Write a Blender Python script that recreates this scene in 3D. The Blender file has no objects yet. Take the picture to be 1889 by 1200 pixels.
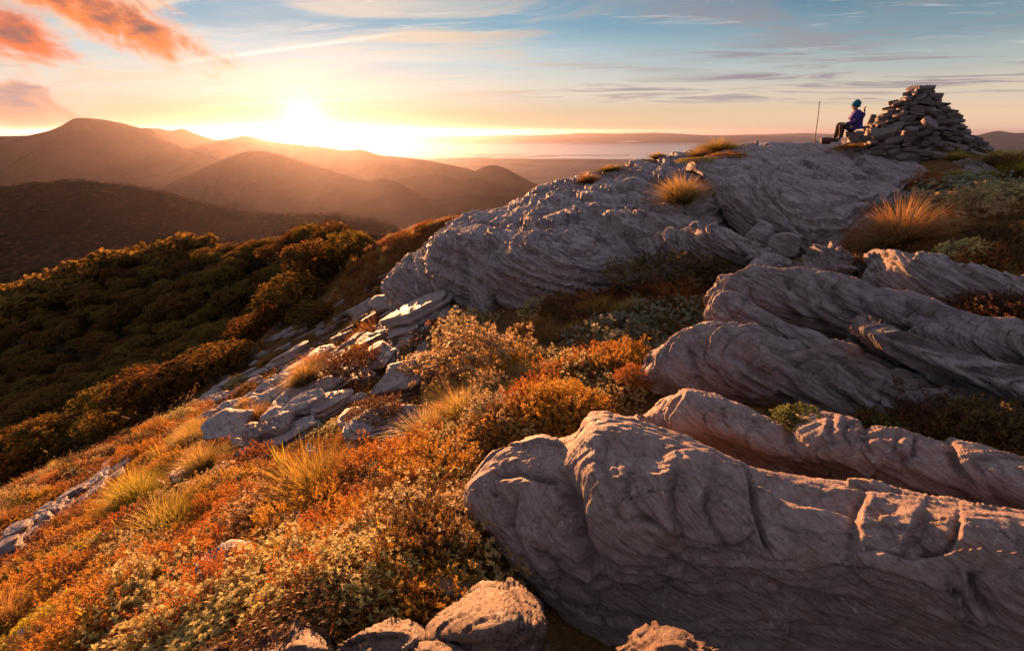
import bpy, bmesh, math, random
import numpy as np
from mathutils import Vector, Matrix

SC = bpy.context.scene
COL = SC.collection
R = math.radians

# ---------------------------------------------------------------- camera
# the eye is the origin, x right, y forward, z up
F = 892.0                       # focal length in photo pixels (17 mm on 36 mm)
TH = R(21.9)                    # camera looks down by this much
CT, ST = math.cos(TH), math.sin(TH)
cam = bpy.data.objects.new('camera', bpy.data.cameras.new('camera'))
COL.objects.link(cam)
cam.data.sensor_width = 36.0
cam.data.lens = 36.0 * F / 1889.0
cam.data.clip_start = 0.05
cam.data.clip_end = 250000.0
cam.rotation_euler = (R(90) - TH, 0, 0)
SC.camera = cam

# ---------------------------------------------------------------- sun direction
SUN_AZ = -21.6                  # degrees, left of forward
SUN_EL = 0.95
SUN = Vector((math.sin(R(SUN_AZ)) * math.cos(R(SUN_EL)),
              math.cos(R(SUN_AZ)) * math.cos(R(SUN_EL)), math.sin(R(SUN_EL))))
sun = bpy.data.objects.new('sun', bpy.data.lights.new('sun', 'SUN'))
COL.objects.link(sun)
sun.data.energy = 5.0
sun.data.angle = R(0.6)
sun.data.color = (1.0, 0.42, 0.15)
sun.rotation_euler = SUN.to_track_quat('Z', 'Y').to_euler()

# ---------------------------------------------------------------- world
W = bpy.data.worlds.new('World')
SC.world = W
W.use_nodes = True
nt = W.node_tree
nt.nodes.clear()


class NT:
    """short-hand for wiring shader nodes"""
    def __init__(s, tree): s.t = tree
    def n(s, kind, **kw):
        x = s.t.nodes.new(kind)
        for k, v in kw.items(): setattr(x, k, v)
        return x
    def set(s, sock, v):
        if isinstance(v, bpy.types.NodeSocket): s.t.links.new(v, sock)
        elif v is not None:
            if isinstance(v, tuple) and len(v) == 3 and sock.type == 'RGBA': v = (*v, 1)
            sock.default_value = v
    def math(s, op, a, b=None, c=None, clamp=False):
        x = s.n('ShaderNodeMath', operation=op, use_clamp=clamp)
        for i, v in enumerate((a, b, c)): s.set(x.inputs[i], v)
        return x.outputs[0]
    def vmath(s, op, a, b=None, scale=None):
        x = s.n('ShaderNodeVectorMath', operation=op)
        s.set(x.inputs[0], a); s.set(x.inputs[1], b)
        if scale is not None: s.set(x.inputs['Scale'], scale)
        return x.outputs['Value'] if op in ('DOT_PRODUCT', 'LENGTH') else x.outputs[0]
    def noise(s, vec, scale, detail=4, rough=0.55, dist=0.0, dims='3D'):
        x = s.n('ShaderNodeTexNoise', noise_dimensions=dims)
        s.set(x.inputs['Vector'], vec); s.set(x.inputs['Scale'], scale)
        s.set(x.inputs['Detail'], detail); s.set(x.inputs['Roughness'], rough)
        s.set(x.inputs['Distortion'], dist)
        return x.outputs[0]
    def ramp(s, fac, stops, interp='LINEAR'):
        x = s.n('ShaderNodeValToRGB')
        x.color_ramp.interpolation = interp
        e = x.color_ramp.elements
        while len(e) < len(stops): e.new(0.5)
        for el, (p, c) in zip(e, stops):
            el.position = p
            el.color = (c[0], c[1], c[2], 1) if isinstance(c, (tuple, list)) else (c, c, c, 1)
        s.set(x.inputs[0], fac)
        return x.outputs[0]
    def mix(s, fac, a, b, mode='MIX'):
        x = s.n('ShaderNodeMix', data_type='RGBA', blend_type=mode)
        s.set(x.inputs[0], fac)
        s.set(x.inputs[6], (*a, 1) if isinstance(a, tuple) else a)
        s.set(x.inputs[7], (*b, 1) if isinstance(b, tuple) else b)
        return x.outputs[2]
    def maprange(s, v, a, b, c=0.0, d=1.0, smooth=False):
        x = s.n('ShaderNodeMapRange', interpolation_type='SMOOTHSTEP' if smooth else 'LINEAR')
        s.set(x.inputs[0], v)
        for i, q in zip((1, 2, 3, 4), (a, b, c, d)): s.set(x.inputs[i], q)
        return x.outputs[0]
    def sep(s, v):
        x = s.n('ShaderNodeSeparateXYZ'); s.set(x.inputs[0], v)
        return x.outputs
    def comb(s, a, b, c):
        x = s.n('ShaderNodeCombineXYZ')
        for i, v in enumerate((a, b, c)): s.set(x.inputs[i], v)
        return x.outputs[0]


BG = 0.12                       # background strength
g = NT(nt)
dirv = g.n('ShaderNodeTexCoord').outputs['Generated']
dirv = g.vmath('NORMALIZE', dirv)
dx, dy, dz = g.sep(dirv)[0:3]
elev = g.math('MULTIPLY', g.math('ARCSINE', dz), 180 / math.pi)      # degrees
cosang = g.vmath('DOT_PRODUCT', dirv, tuple(SUN))
ang = g.math('MULTIPLY', g.math('ARCCOSINE', g.math('MINIMUM', cosang, 0.999999)), 180 / math.pi)
e01 = g.math('DIVIDE', g.math('ADD', elev, 5.0), 65.0, clamp=True)
def S(e): return (e + 5.0) / 65.0
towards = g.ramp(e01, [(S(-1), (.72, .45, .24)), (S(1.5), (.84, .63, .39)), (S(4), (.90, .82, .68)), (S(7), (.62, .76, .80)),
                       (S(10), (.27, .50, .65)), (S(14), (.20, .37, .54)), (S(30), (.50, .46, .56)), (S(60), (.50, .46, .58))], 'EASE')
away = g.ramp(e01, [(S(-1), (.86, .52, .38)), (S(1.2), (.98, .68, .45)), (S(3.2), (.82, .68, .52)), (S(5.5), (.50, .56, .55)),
                    (S(8), (.24, .37, .44)), (S(12), (.10, .22, .33)), (S(30), (.38, .37, .47)), (S(60), (.47, .44, .56))], 'EASE')  # top stops of both ramps, out of view, raised to add fill on the rocks
wide = g.maprange(ang, 12, 62, 0, 1, True)
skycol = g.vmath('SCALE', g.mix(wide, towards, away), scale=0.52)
nish = g.n('ShaderNodeTexSky', sky_type='NISHITA', sun_disc=False)
nish.sun_elevation = R(SUN_EL)
nish.sun_rotation = R(SUN_AZ)
nish.altitude = 1100.0
# high above the frame the brightened ramp blends halfway to the physical sky
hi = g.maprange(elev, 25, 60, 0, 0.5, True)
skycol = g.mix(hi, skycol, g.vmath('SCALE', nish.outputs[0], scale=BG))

# clouds: direction projected on a flat layer high overhead
den = g.math('ADD', g.math('MAXIMUM', dz, 0.0), 0.045)
flat = g.comb(g.math('DIVIDE', dx, den), g.math('DIVIDE', dy, den), 0.0)
rot = g.n('ShaderNodeVectorRotate', rotation_type='Z_AXIS')
g.set(rot.inputs['Vector'], flat); rot.inputs['Angle'].default_value = R(12)
fx, fy, fz = g.sep(rot.outputs[0])[0:3]
cv = g.comb(g.math('MULTIPLY', fx, 0.42), g.math('MULTIPLY', fy, 0.95), 0.0)
n1 = g.noise(cv, 1.15, 8, 0.62, 0.9)
n2 = g.noise(g.vmath('ADD', cv, (7.3, 2.1, 0.0)), 0.42, 3, 0.5, 0.3)
wisp = g.math('MULTIPLY', g.maprange(n1, 0.46, 0.62, 0, 1, True), g.maprange(n2, 0.38, 0.54, 0.12, 1, True))
veil = g.math('MULTIPLY', g.maprange(n1, 0.36, 0.66, 0, 1, True), g.maprange(ang, 6, 40, 0.42, 0.10, True))
white = g.mix(g.maprange(ang, 10, 45, 0, 1, True), (.62, .55, .44), (.36, .35, .35))
skycol = g.mix(g.math('MULTIPLY', veil, g.maprange(elev, 1, 4, 0, 1, True)), skycol, white)
grey = g.mix(g.maprange(ang, 12, 40, 0, 1, True), (.52, .40, .29), (.20, .17, .185))
greym = g.math('MULTIPLY', wisp, g.math('MULTIPLY', g.maprange(elev, 1.5, 3.5, 0, 1, True), g.maprange(elev, 8.5, 12.5, 0.95, 0.30, True)))
skycol = g.mix(greym, skycol, grey)
n3 = g.noise(g.comb(g.math('MULTIPLY', fx, 0.8), g.math('MULTIPLY', fy, 2.6), 3.0), 1.9, 9, 0.68, 0.6)
fine_w = g.math('MULTIPLY', g.maprange(n3, 0.54, 0.70, 0, 1, True), g.maprange(n2, 0.40, 0.58, 0.15, 1, True))
skycol = g.mix(g.math('MULTIPLY', fine_w, g.maprange(elev, 2.5, 6.5, 0, 0.55, True)), skycol, g.mix(g.maprange(ang, 12, 45, 0, 1, True), (.66, .58, .48), (.44, .40, .39)))
# thin contrail, from left of the sun up to the right
def angdir(px, py):
    u, v = (px - 944.5) / F, (600 - py) / F
    return Vector((u, CT + ST * v, -ST + CT * v)).normalized()
def streak(skycol, a, b, half, col, amt):
    A, B = angdir(*a), angdir(*b)
    nrm = A.cross(B).normalized()
    mid = (A + B).normalized()
    ext = math.cos(A.angle(B) / 2)
    off = g.math('ABSOLUTE', g.vmath('DOT_PRODUCT', dirv, tuple(nrm)))
    off = g.math('ADD', off, g.math('MULTIPLY', g.math('SUBTRACT', n1, 0.5), 0.006))
    m = g.maprange(g.math('ABSOLUTE', off), 0.0, half, 1, 0, True)
    k = g.maprange(g.vmath('DOT_PRODUCT', dirv, tuple(mid)), ext - 0.004, ext + 0.012, 0, 1, True)
    return g.mix(g.math('MULTIPLY', g.math('MULTIPLY', m, k), amt), skycol, col)
skycol = streak(skycol, (300, 120), (740, 62), 0.0048, (.62, .56, .50), 0.75)
skycol = streak(skycol, (380, 195), (760, 178), 0.003, (.62, .54, .42), 0.5)
# broken lit cloud, upper left of the sun
def puff(skycol, px, py, rx, ry, tilt, lit, dark, amt, scale):
    A = angdir(px, py)
    right = A.cross(Vector((0, 0, 1))).normalized(); up = right.cross(A)
    a, b = math.cos(R(tilt)), math.sin(R(tilt))
    ax, ay = right * a + up * b, up * a - right * b
    lx = g.math('DIVIDE', g.vmath('DOT_PRODUCT', dirv, tuple(ax)), math.tan(R(rx)))
    ly = g.math('DIVIDE', g.vmath('DOT_PRODUCT', dirv, tuple(ay)), math.tan(R(ry)))
    front = g.maprange(g.vmath('DOT_PRODUCT', dirv, tuple(A)), 0.5, 0.7, 0, 1)
    r2 = g.math('SQRT', g.math('ADD', g.math('MULTIPLY', lx, lx), g.math('MULTIPLY', ly, ly)))
    nn = g.noise(g.comb(g.vmath('DOT_PRODUCT', dirv, tuple(ax)), g.math('MULTIPLY', g.vmath('DOT_PRODUCT', dirv, tuple(ay)), 1.5), px * .01), scale, 7, 0.58, 0.35)
    dens = g.math('SUBTRACT', g.math('ADD', 0.98, g.math('MULTIPLY', g.math('SUBTRACT', nn, 0.5), 2.3)), r2)
    mask = g.math('MULTIPLY', g.maprange(dens, -0.08, 0.62, 0, amt, True), front)
    core = g.maprange(g.math('ADD', g.math('ADD', dens, g.math('MULTIPLY', ly, 0.38)), g.math('MULTIPLY', g.math('SUBTRACT', n1, .5), 1.2)), 0.42, 1.05, 0, 1, True)
    edge = g.maprange(dens, 0.05, 0.5, 1, 0, True)
    lit = g.mix(edge, lit, tuple(min(1.0, c_ * f_) for c_, f_ in zip(lit, (1.25, 1.9, 2.6))))
    return g.mix(mask, skycol, g.mix(core, lit, dark))
skycol = puff(skycol, 190, 22, 8.6, 2.7, -20, (.62, .155, .040), (.13, .07, .07), 0.97, 15)
skycol = puff(skycol, 8, 62, 4.6, 2.6, -6, (.58, .13, .040), (.20, .085, .07), 0.96, 13)
skycol = puff(skycol, 45, 195, 5.6, 2.7, -12, (.50, .23, .15), (.26, .18, .18), 0.85, 14)
# glare of the sun in the air around it
glow = g.math('ADD', g.math('MULTIPLY', g.math('POWER', 2.718, g.math('MULTIPLY', ang, -1 / 0.45)), 10.0),
              g.math('MULTIPLY', g.math('POWER', 2.718, g.math('MULTIPLY', ang, -1 / 1.4)), 0.55))
glowc = g.vmath('SCALE', (1.0, .83, .52), scale=glow)
wideglow = g.vmath('SCALE', (1.0, .68, .36), scale=g.math('MULTIPLY', g.math('POWER', 2.718, g.math('MULTIPLY', ang, -1 / 5.0)), 0.05))
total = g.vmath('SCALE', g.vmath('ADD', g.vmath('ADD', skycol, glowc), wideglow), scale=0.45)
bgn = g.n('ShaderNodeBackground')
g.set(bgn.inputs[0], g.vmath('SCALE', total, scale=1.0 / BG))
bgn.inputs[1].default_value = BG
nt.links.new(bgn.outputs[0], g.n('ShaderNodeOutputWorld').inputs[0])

# ---------------------------------------------------------------- exposure, sampling
SC.view_settings.view_transform = 'Standard'
SC.view_settings.look = 'None'
SC.view_settings.gamma = 1.0
SC.view_settings.exposure = 1.92
SC.cycles.use_denoising = True
SC.cycles.denoiser = 'OPENIMAGEDENOISE'
SC.cycles.max_bounces = 5
SC.cycles.diffuse_bounces = 3
SC.cycles.glossy_bounces = 2
SC.cycles.transmission_bounces = 4
SC.cycles.volume_bounces = 0
SC.cycles.sample_clamp_indirect = 6.0
SC.cycles.use_adaptive_sampling = True
SC.cycles.adaptive_threshold = 0.02
# ---------------------------------------------------------------- helpers
def at(px, py, D):
    """world point seen at photo pixel (px, py) at depth D along the view axis"""
    u, v = (px - 944.5) / F, (600 - py) / F
    return np.array((u * D, (CT + ST * v) * D, (-ST + CT * v) * D))


def project(P):
    """photo pixel and depth of world points (N,3)"""
    d = P[:, 1] * CT - P[:, 2] * ST
    up = P[:, 1] * ST + P[:, 2] * CT
    d = np.maximum(d, 1e-3)
    return 944.5 + F * P[:, 0] / d, 600 - F * up / d, d


def _hash(ix, iy, iz, seed):
    h = (ix.astype(np.int64) * 374761393 + iy.astype(np.int64) * 668265263 + iz.astype(np.int64) * 2147483647 + seed * 1274126177) & 0xffffffff
    h = ((h ^ (h >> 13)) * 1274126177) & 0xffffffff
    h = ((h ^ (h >> 16)) * 2246822519) & 0xffffffff
    return ((h ^ (h >> 15)) & 0xffff) / 65535.0


def vnoise(P, seed=0):
    """smooth value noise in 0..1 at points (N,3)"""
    I = np.floor(P).astype(np.int64); f = P - I
    f = f * f * f * (f * (f * 6 - 15) + 10)
    x, y, z = I[:, 0], I[:, 1], I[:, 2]
    fx, fy, fz = f[:, 0], f[:, 1], f[:, 2]
    def L(a, b, t): return a + (b - a) * t
    c = [_hash(x + i, y + j, z + k, seed) for i in (0, 1) for j in (0, 1) for k in (0, 1)]
    return L(L(L(c[0], c[1], fz), L(c[2], c[3], fz), fy), L(L(c[4], c[5], fz), L(c[6], c[7], fz), fy), fx)


def fbm(P, octaves=4, seed=0, gain=0.5, lac=2.03):
    """-1..1 fractal noise"""
    s = np.zeros(len(P)); a = 1.0; t = 0.0
    Q = P.copy()
    for o in range(octaves):
        s += a * (vnoise(Q, seed + o * 17) * 2 - 1); t += a
        a *= gain; Q = Q * lac + 3.7
    return s / t


def ridged(P, octaves=4, seed=0, gain=0.5):
    s = np.zeros(len(P)); a = 1.0; t = 0.0; Q = P.copy()
    for o in range(octaves):
        s += a * (1 - np.abs(vnoise(Q, seed + o * 31) * 2 - 1) * 1.6); t += a
        a *= gain; Q = Q * 2.07 + 1.3
    return s / t


def smooth01(x, a, b):
    t = np.clip((x - a) / (b - a), 0, 1)
    return t * t * (3 - 2 * t)


def mesh_np(name, V, faces_quads=None, tris=None, smooth=True):
    me = bpy.data.meshes.new(name)
    V = np.asarray(V, dtype=np.float32)
    loops, starts = [], []
    n = 0
    if faces_quads is not None and len(faces_quads):
        q = np.asarray(faces_quads, dtype=np.int32)
        loops.append(q.ravel()); starts.append(np.arange(len(q)) * 4); n = q.size
    if tris is not None and len(tris):
        t = np.asarray(tris, dtype=np.int32)
        loops.append(t.ravel()); starts.append(n + np.arange(len(t)) * 3)
    L = np.concatenate(loops); S_ = np.concatenate(starts)
    me.vertices.add(len(V)); me.vertices.foreach_set('co', V.ravel())
    me.loops.add(len(L)); me.loops.foreach_set('vertex_index', L)
    me.polygons.add(len(S_)); me.polygons.foreach_set('loop_start', S_.astype(np.int32))
    if smooth: me.polygons.foreach_set('use_smooth', np.ones(len(S_), dtype=bool))
    me.update(calc_edges=True)
    return me


def grid_quads(nu, nv, wrap_u=False):
    i = np.arange(nu if wrap_u else nu - 1)[:, None]; j = np.arange(nv - 1)[None, :]
    i2 = (i + 1) % nu
    return np.stack([i * nv + j, i2 * nv + j, i2 * nv + j + 1, i * nv + j + 1], -1).reshape(-1, 4)


def grid_normals(P):
    """P (nu,nv,3) -> unit normals"""
    du = np.gradient(P, axis=0); dv = np.gradient(P, axis=1)
    n = np.cross(du, dv)
    l = np.linalg.norm(n, axis=-1, keepdims=True)
    return n / np.maximum(l, 1e-12)


def link(name, me, mat=None, parent=None, loc=None):
    o = bpy.data.objects.new(name, me)
    COL.objects.link(o)
    if mat is not None and me is not None and not me.materials: me.materials.append(mat)
    if parent is not None: o.parent = parent
    if loc is not None: o.location = loc
    return o


def empty(name, loc=(0, 0, 0)):
    o = bpy.data.objects.new(name, None); COL.objects.link(o); o.location = loc
    o.empty_display_size = 0.1
    return o


def tag(o, label=None, cat=None, group=None, kind=None):
    if label: o['label'] = label
    if cat: o['category'] = cat
    if group: o['group'] = group
    if kind: o['kind'] = kind
    return o


def catmull(P, n, closed=False):
    """resample control points (k, ...) along axis 0 to n samples"""
    P = np.asarray(P, float); k = len(P)
    t = np.linspace(0, k - 1, n)
    i = np.minimum(t.astype(int), k - 2); f = (t - i)
    f = f.reshape((-1,) + (1,) * (P.ndim - 1))
    p0 = P[np.maximum(i - 1, 0)]; p1 = P[i]; p2 = P[i + 1]; p3 = P[np.minimum(i + 2, k - 1)]
    return 0.5 * ((2 * p1) + (-p0 + p2) * f + (2 * p0 - 5 * p1 + 4 * p2 - p3) * f ** 2 + (-p0 + 3 * p1 - 3 * p2 + p3) * f ** 3)


def unit(v):
    v = np.asarray(v, float)
    return v / np.linalg.norm(v)
# ---------------------------------------------------------------- materials for land
def new_mat(name):
    m = bpy.data.materials.new(name); m.use_nodes = True
    m.node_tree.nodes.clear()
    return m, NT(m.node_tree)


def finish(m, g, color, rough=0.9, spec=0.2, normal=None, trans=0.0, transcol=None):
    b = g.n('ShaderNodeBsdfPrincipled')
    g.set(b.inputs['Base Color'], color); g.set(b.inputs['Roughness'], rough)
    b.inputs['Specular IOR Level'].default_value = spec
    if normal is not None: g.set(b.inputs['Normal'], normal)
    out = b.outputs[0]
    if trans > 0:
        t = g.n('ShaderNodeBsdfTranslucent'); g.set(t.inputs[0], transcol if transcol is not None else color)
        if normal is not None: g.set(t.inputs['Normal'], normal)
        mx = g.n('ShaderNodeMixShader'); mx.inputs[0].default_value = trans
        g.set(mx.inputs[1], out); g.set(mx.inputs[2], t.outputs[0]); out = mx.outputs[0]
    m.node_tree.links.new(out, g.n('ShaderNodeOutputMaterial').inputs[0])
    return m


def bump(g, height, dist, strength=1.0, normal=None):
    b = g.n('ShaderNodeBump'); g.set(b.inputs['Height'], height)
    b.inputs['Distance'].default_value = dist; b.inputs['Strength'].default_value = strength
    if normal is not None: g.set(b.inputs['Normal'], normal)
    return b.outputs[0]


def hill_material(name, c1, c2, scale):
    m, g = new_mat(name)
    v = g.n('ShaderNodeTexCoord').outputs['Object']
    a = g.noise(v, scale, 6, 0.65); b = g.noise(v, scale * 9, 4, 0.7)
    col = g.mix(g.maprange(g.math('ADD', g.math('MULTIPLY', a, .6), g.math('MULTIPLY', b, .4)), .35, .65, 0, 1), c1, c2)
    return finish(m, g, col, 0.95, 0.05)


M_far = hill_material('far_range', (.05, .055, .05), (.09, .08, .07), 0.0006)
M_mount = hill_material('bush_mountain', (.024, .017, .016), (.060, .038, .032), 0.004)


def mountain(name, crest, base, front, back, mat, seed, spur=0.25, wl=600.0, nu=260, nv=46, rough=0.02):
    """a range: crest given as (px, py, D); flanks fall to `base` at the given slopes (degrees)"""
    C = catmull([at(*c) for c in crest], nu)
    s = np.concatenate([[0], np.cumsum(np.linalg.norm(np.diff(C[:, :2], axis=0), axis=1))])
    H = np.maximum(C[:, 2] - base, 1.0)
    Hm = H.max()
    C[:, 2] += Hm * rough * fbm(np.stack([s / wl * 2.2, s * 0, s * 0 + seed], 1), 5, seed)
    tang = np.gradient(C[:, :2], axis=0)
    tang = catmull(tang[::max(1, nu // 8)], nu)
    nrm = np.stack([tang[:, 1], -tang[:, 0]], 1); nrm /= np.linalg.norm(nrm, axis=1, keepdims=True)
    flip = np.sign((nrm * -C[:, :2]).sum(1)); nrm *= flip[:, None]
    rows = []
    half = nv // 2
    for j in range(nv):
        t = (j - half) / half
        side = front if t > 0 else back
        L = H / math.tan(R(side)) * abs(t) ** 1.15
        xy = C[:, :2] + nrm * (L if t > 0 else -L)[:, None]
        z = C[:, 2] - H * abs(t) ** (1.0 if t > 0 else 1.1)
        q = np.stack([s / wl + 0.25 * abs(t), np.full(nu, t * 1.3 + seed), np.full(nu, seed * 1.7)], 1)
        rn = ridged(q, 5, seed) - 0.42
        z = z + rn * H * spur * np.minimum(1, abs(t) * 3.0) * (1 - 0.4 * abs(t))
        rows.append(np.stack([xy[:, 0], xy[:, 1], z], 1))
    P = np.stack(rows, 1)
    o = link(name, mesh_np(name, P.reshape(-1, 3), grid_quads(nu, nv)), mat)
    tag(o, kind='structure')
    return o


# ---- the plain, the bay, the far shore (eye level is z = 0, sea level -1000)
SEA = -1000.0
def sheet(name, pts, z, mat):
    o = link(name, mesh_np(name, [(x, y, z) for x, y in pts], [list(range(4))] if len(pts) == 4 else None, smooth=False), mat)
    return tag(o, kind='structure')

m, g = new_mat('bay_water')
v = g.n('ShaderNodeTexCoord').outputs['Object']
M_sea = finish(m, g, (.10, .11, .13), 0.18, 0.5, bump(g, g.noise(v, 0.004, 4, .6), 12.0, 0.5))
sheet('sea', [(-140000, 17500), (140000, 17500), (140000, 140000), (-140000, 140000)], SEA, M_sea)

m, g = new_mat('coastal_plain')
v = g.n('ShaderNodeTexCoord').outputs['Object']
a = g.noise(v, 0.0007, 6, .7); b = g.noise(v, 0.0035, 3, .6)
M_plain = finish(m, g, g.mix(g.maprange(a, .35, .65), g.mix(g.maprange(b, .4, .6), (.095, .09, .075), (.055, .055, .05)), (.19, .17, .15)), 1.0, 0.0)
nx, ny = 220, 130
X = np.linspace(-60000, 60000, nx); Y0 = np.linspace(0, 1, ny)
shore = 19500 + 1500 * fbm(np.stack([X / 6000, X * 0, X * 0], 1), 4, 5) + 2400 * smooth01(X, 3000, 9000) + 9000 * smooth01(X, 9000, 16000)
P = np.zeros((nx, ny, 3))
P[..., 0] = X[:, None]; P[..., 1] = -3000 + (shore[:, None] + 3000) * Y0[None, :]
q = P.reshape(-1, 3) / 2600.0
hgt = 55 * np.maximum(0, fbm(q, 5, 9) + .1).reshape(nx, ny) * smooth01(P[..., 1], 0, 4000)
P[..., 2] = SEA + 4 + hgt * (1 - Y0[None, :] ** 4)
tag(link('plain', mesh_np('plain', P.reshape(-1, 3), grid_quads(nx, ny)), M_plain), kind='structure')
# low sand spits off the shore
for i, (x0, x1, y, w) in enumerate([(-4200, -900, 20600, 220), (-1500, 1900, 21700, 260), (1100, 5200, 22600, 300), (-2600, 600, 23500, 170)]):
    n = 60; xs = np.linspace(x0, x1, n)
    ww = w * np.sin(np.linspace(0, math.pi, n)) ** .6 * (1 + .6 * fbm(np.stack([xs / 500, xs * 0, xs * 0 + i], 1), 3, 3))
    yy = y + 300 * fbm(np.stack([xs / 1500, xs * 0 + i, xs * 0], 1), 3, 4)
    A = np.stack([xs, yy - ww, xs * 0 + SEA + 2], 1); B = np.stack([xs, yy, xs * 0 + SEA + 14], 1); Cc = np.stack([xs, yy + ww, xs * 0 + SEA + 2], 1)
    tag(link('sand_spit', mesh_np('sand_spit', np.stack([A, B, Cc], 1).reshape(-1, 3), grid_quads(n, 3)), M_plain), kind='structure')

mountain('far_hills', [(480, 262, 50000), (620, 258, 49000), (700, 254, 48500), (800, 252, 48000), (880, 251, 48000), (960, 249, 47500), (1030, 247.5, 47500), (1090, 246, 47000), (1160, 246.5, 47000), (1210, 245, 47000),
                       (1260, 247, 47500), (1330, 249.5, 48000), (1400, 250, 48500), (1500, 252, 49000)], SEA, 22, 22, M_far, 11, 0.3, 5200, 420, 30, 0.10)
mountain('far_mountains', [(780, 256, 62000), (1000, 252, 62000), (1250, 251, 62000), (1400, 248, 60000), (1470, 245.5, 60000), (1530, 247, 60000), (1620, 250, 60000), (1720, 252, 60000), (1900, 252, 60000), (2400, 252, 60000)], SEA, 24, 22, M_far, 12, 0.3, 6000, 420, 30, 0.10)
mountain('far_mountains', [(1600, 276, 26500), (1680, 262, 26000), (1740, 254, 25500), (1775, 249.5, 25000), (1800, 250, 25000), (1822, 245.5, 25000), (1842, 242.5, 25000), (1862, 245, 25000), (1889, 246, 25000), (1940, 241, 25000), (2050, 247, 25000), (2300, 250, 25000)],
         SEA, 18, 20, M_far, 13, 0.45, 3200, 260, 34, 0.05)
# ---- the ranges around the valley
mountain('back_range', [(-700, 262, 9000), (-300, 255, 9000), (60, 250, 8800), (180, 240, 8600), (250, 236.5, 8500), (290, 236, 8400), (315, 240, 8300), (340, 238, 8200), (365, 250, 8200), (395, 258, 8000), (430, 254, 7800),
                        (452, 249.5, 7700), (490, 259, 7600), (530, 265, 7500), (590, 270, 7300), (640, 277, 7100), (668, 276.5, 7000), (700, 286, 7000), (745, 290, 6900), (800, 297, 6800), (850, 308, 6700), (900, 322, 6600), (980, 345, 6500)],
         -900, 23, 22, M_mount, 21, 0.51, 1300, 340, 60, 0.012)
mountain('foothill', [(700, 345, 6400), (760, 322, 6200), (800, 318, 6100), (835, 330, 6000), (870, 318, 5900), (905, 305, 5800), (935, 312, 5700), (965, 328, 5700), (1010, 348, 5600), (1100, 372, 5500), (1250, 385, 5400)],
         -950, 21, 22, M_mount, 22, 0.45, 900, 220, 46, 0.012)
mountain('foothill', [(680, 348, 4600), (735, 330, 4500), (800, 321, 4400), (850, 331, 4300), (880, 327, 4300), (930, 342, 4300), (1010, 357, 4200), (1100, 378, 4200), (1300, 400, 4200)],
         -900, 20, 22, M_mount, 23, 0.42, 800, 220, 46, 0.012)
mountain('foothill', [(600, 400, 2700), (720, 384, 2600), (800, 372, 2500), (860, 360, 2500), (920, 362, 2500), (1000, 372, 2500), (1100, 395, 2400), (1300, 430, 2400)],
         -750, 20, 22, M_mount, 24, 0.42, 700, 200, 46, 0.012)
mountain('peak', [(-900, 310, 5200), (-500, 290, 5200), (-200, 292, 5100), (-60, 280, 5000), (0, 265, 5000), (50, 251, 5000), (85, 243, 5000), (112, 233, 5000), (133, 221, 5000), (150, 218, 5000), (178, 220, 5000), (205, 224, 5000), (240, 236, 4950),
                  (300, 257, 4900), (360, 281, 4800), (410, 300, 4600), (470, 325, 4400), (540, 350, 4200), (640, 390, 4000)],
         -700, 26, 25, M_mount, 25, 0.45, 800, 300, 64, 0.008)
mountain('peak', [(180, 395, 2900), (260, 362, 2950), (320, 336, 3000), (380, 308, 3000), (425, 289, 3000), (455, 280, 3000), (480, 278.5, 3000), (510, 283, 3000), (545, 294, 3000), (590, 308, 2950), (640, 324, 2900), (680, 333, 2850), (705, 329, 2800),
                  (740, 340, 2750), (790, 366, 2700), (850, 390, 2600), (950, 425, 2500)],
         -600, 24, 24, M_mount, 26, 0.45, 560, 280, 60, 0.008)
M_hillfloor = hill_material('wooded_hill_floor', (.020, .013, .009), (.045, .027, .018), 0.03)
HILL = mountain('forest_hill', [(-700, 360, 820), (-300, 352, 800), (0, 343, 780), (70, 338, 770), (150, 335.5, 760), (240, 345, 750), (330, 364, 730), (420, 384, 720), (500, 394, 700), (580, 396, 690), (650, 402, 680), (720, 420, 660), (800, 450, 640), (900, 500, 600)],
         -420, 29, 22, M_hillfloor, 27, 0.20, 210, 260, 90, 0.01)

# ---------------------------------------------------------------- the near hillside
def tps_fit(XY, Z, lam=0.0):
    n = len(XY)
    d = np.linalg.norm(XY[:, None] - XY[None], axis=-1)
    K = np.where(d > 0, d * d * np.log(np.maximum(d, 1e-9)), 0) + lam * np.eye(n)
    Pm = np.hstack([np.ones((n, 1)), XY])
    A = np.zeros((n + 3, n + 3)); A[:n, :n] = K; A[:n, n:] = Pm; A[n:, :n] = Pm.T
    w = np.linalg.solve(A, np.concatenate([Z, np.zeros(3)]))
    return XY, w

def tps_eval(fit, Q):
    XY, w = fit
    out = np.zeros(len(Q))
    for k in range(0, len(Q), 40000):
        q = Q[k:k + 40000]
        d2 = ((q[:, None] - XY[None]) ** 2).sum(-1)
        U = 0.5 * d2 * np.log(np.maximum(d2, 1e-12))
        out[k:k + 40000] = U @ w[:len(XY)] + w[len(XY)] + q @ w[len(XY) + 1:]
    return out

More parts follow.
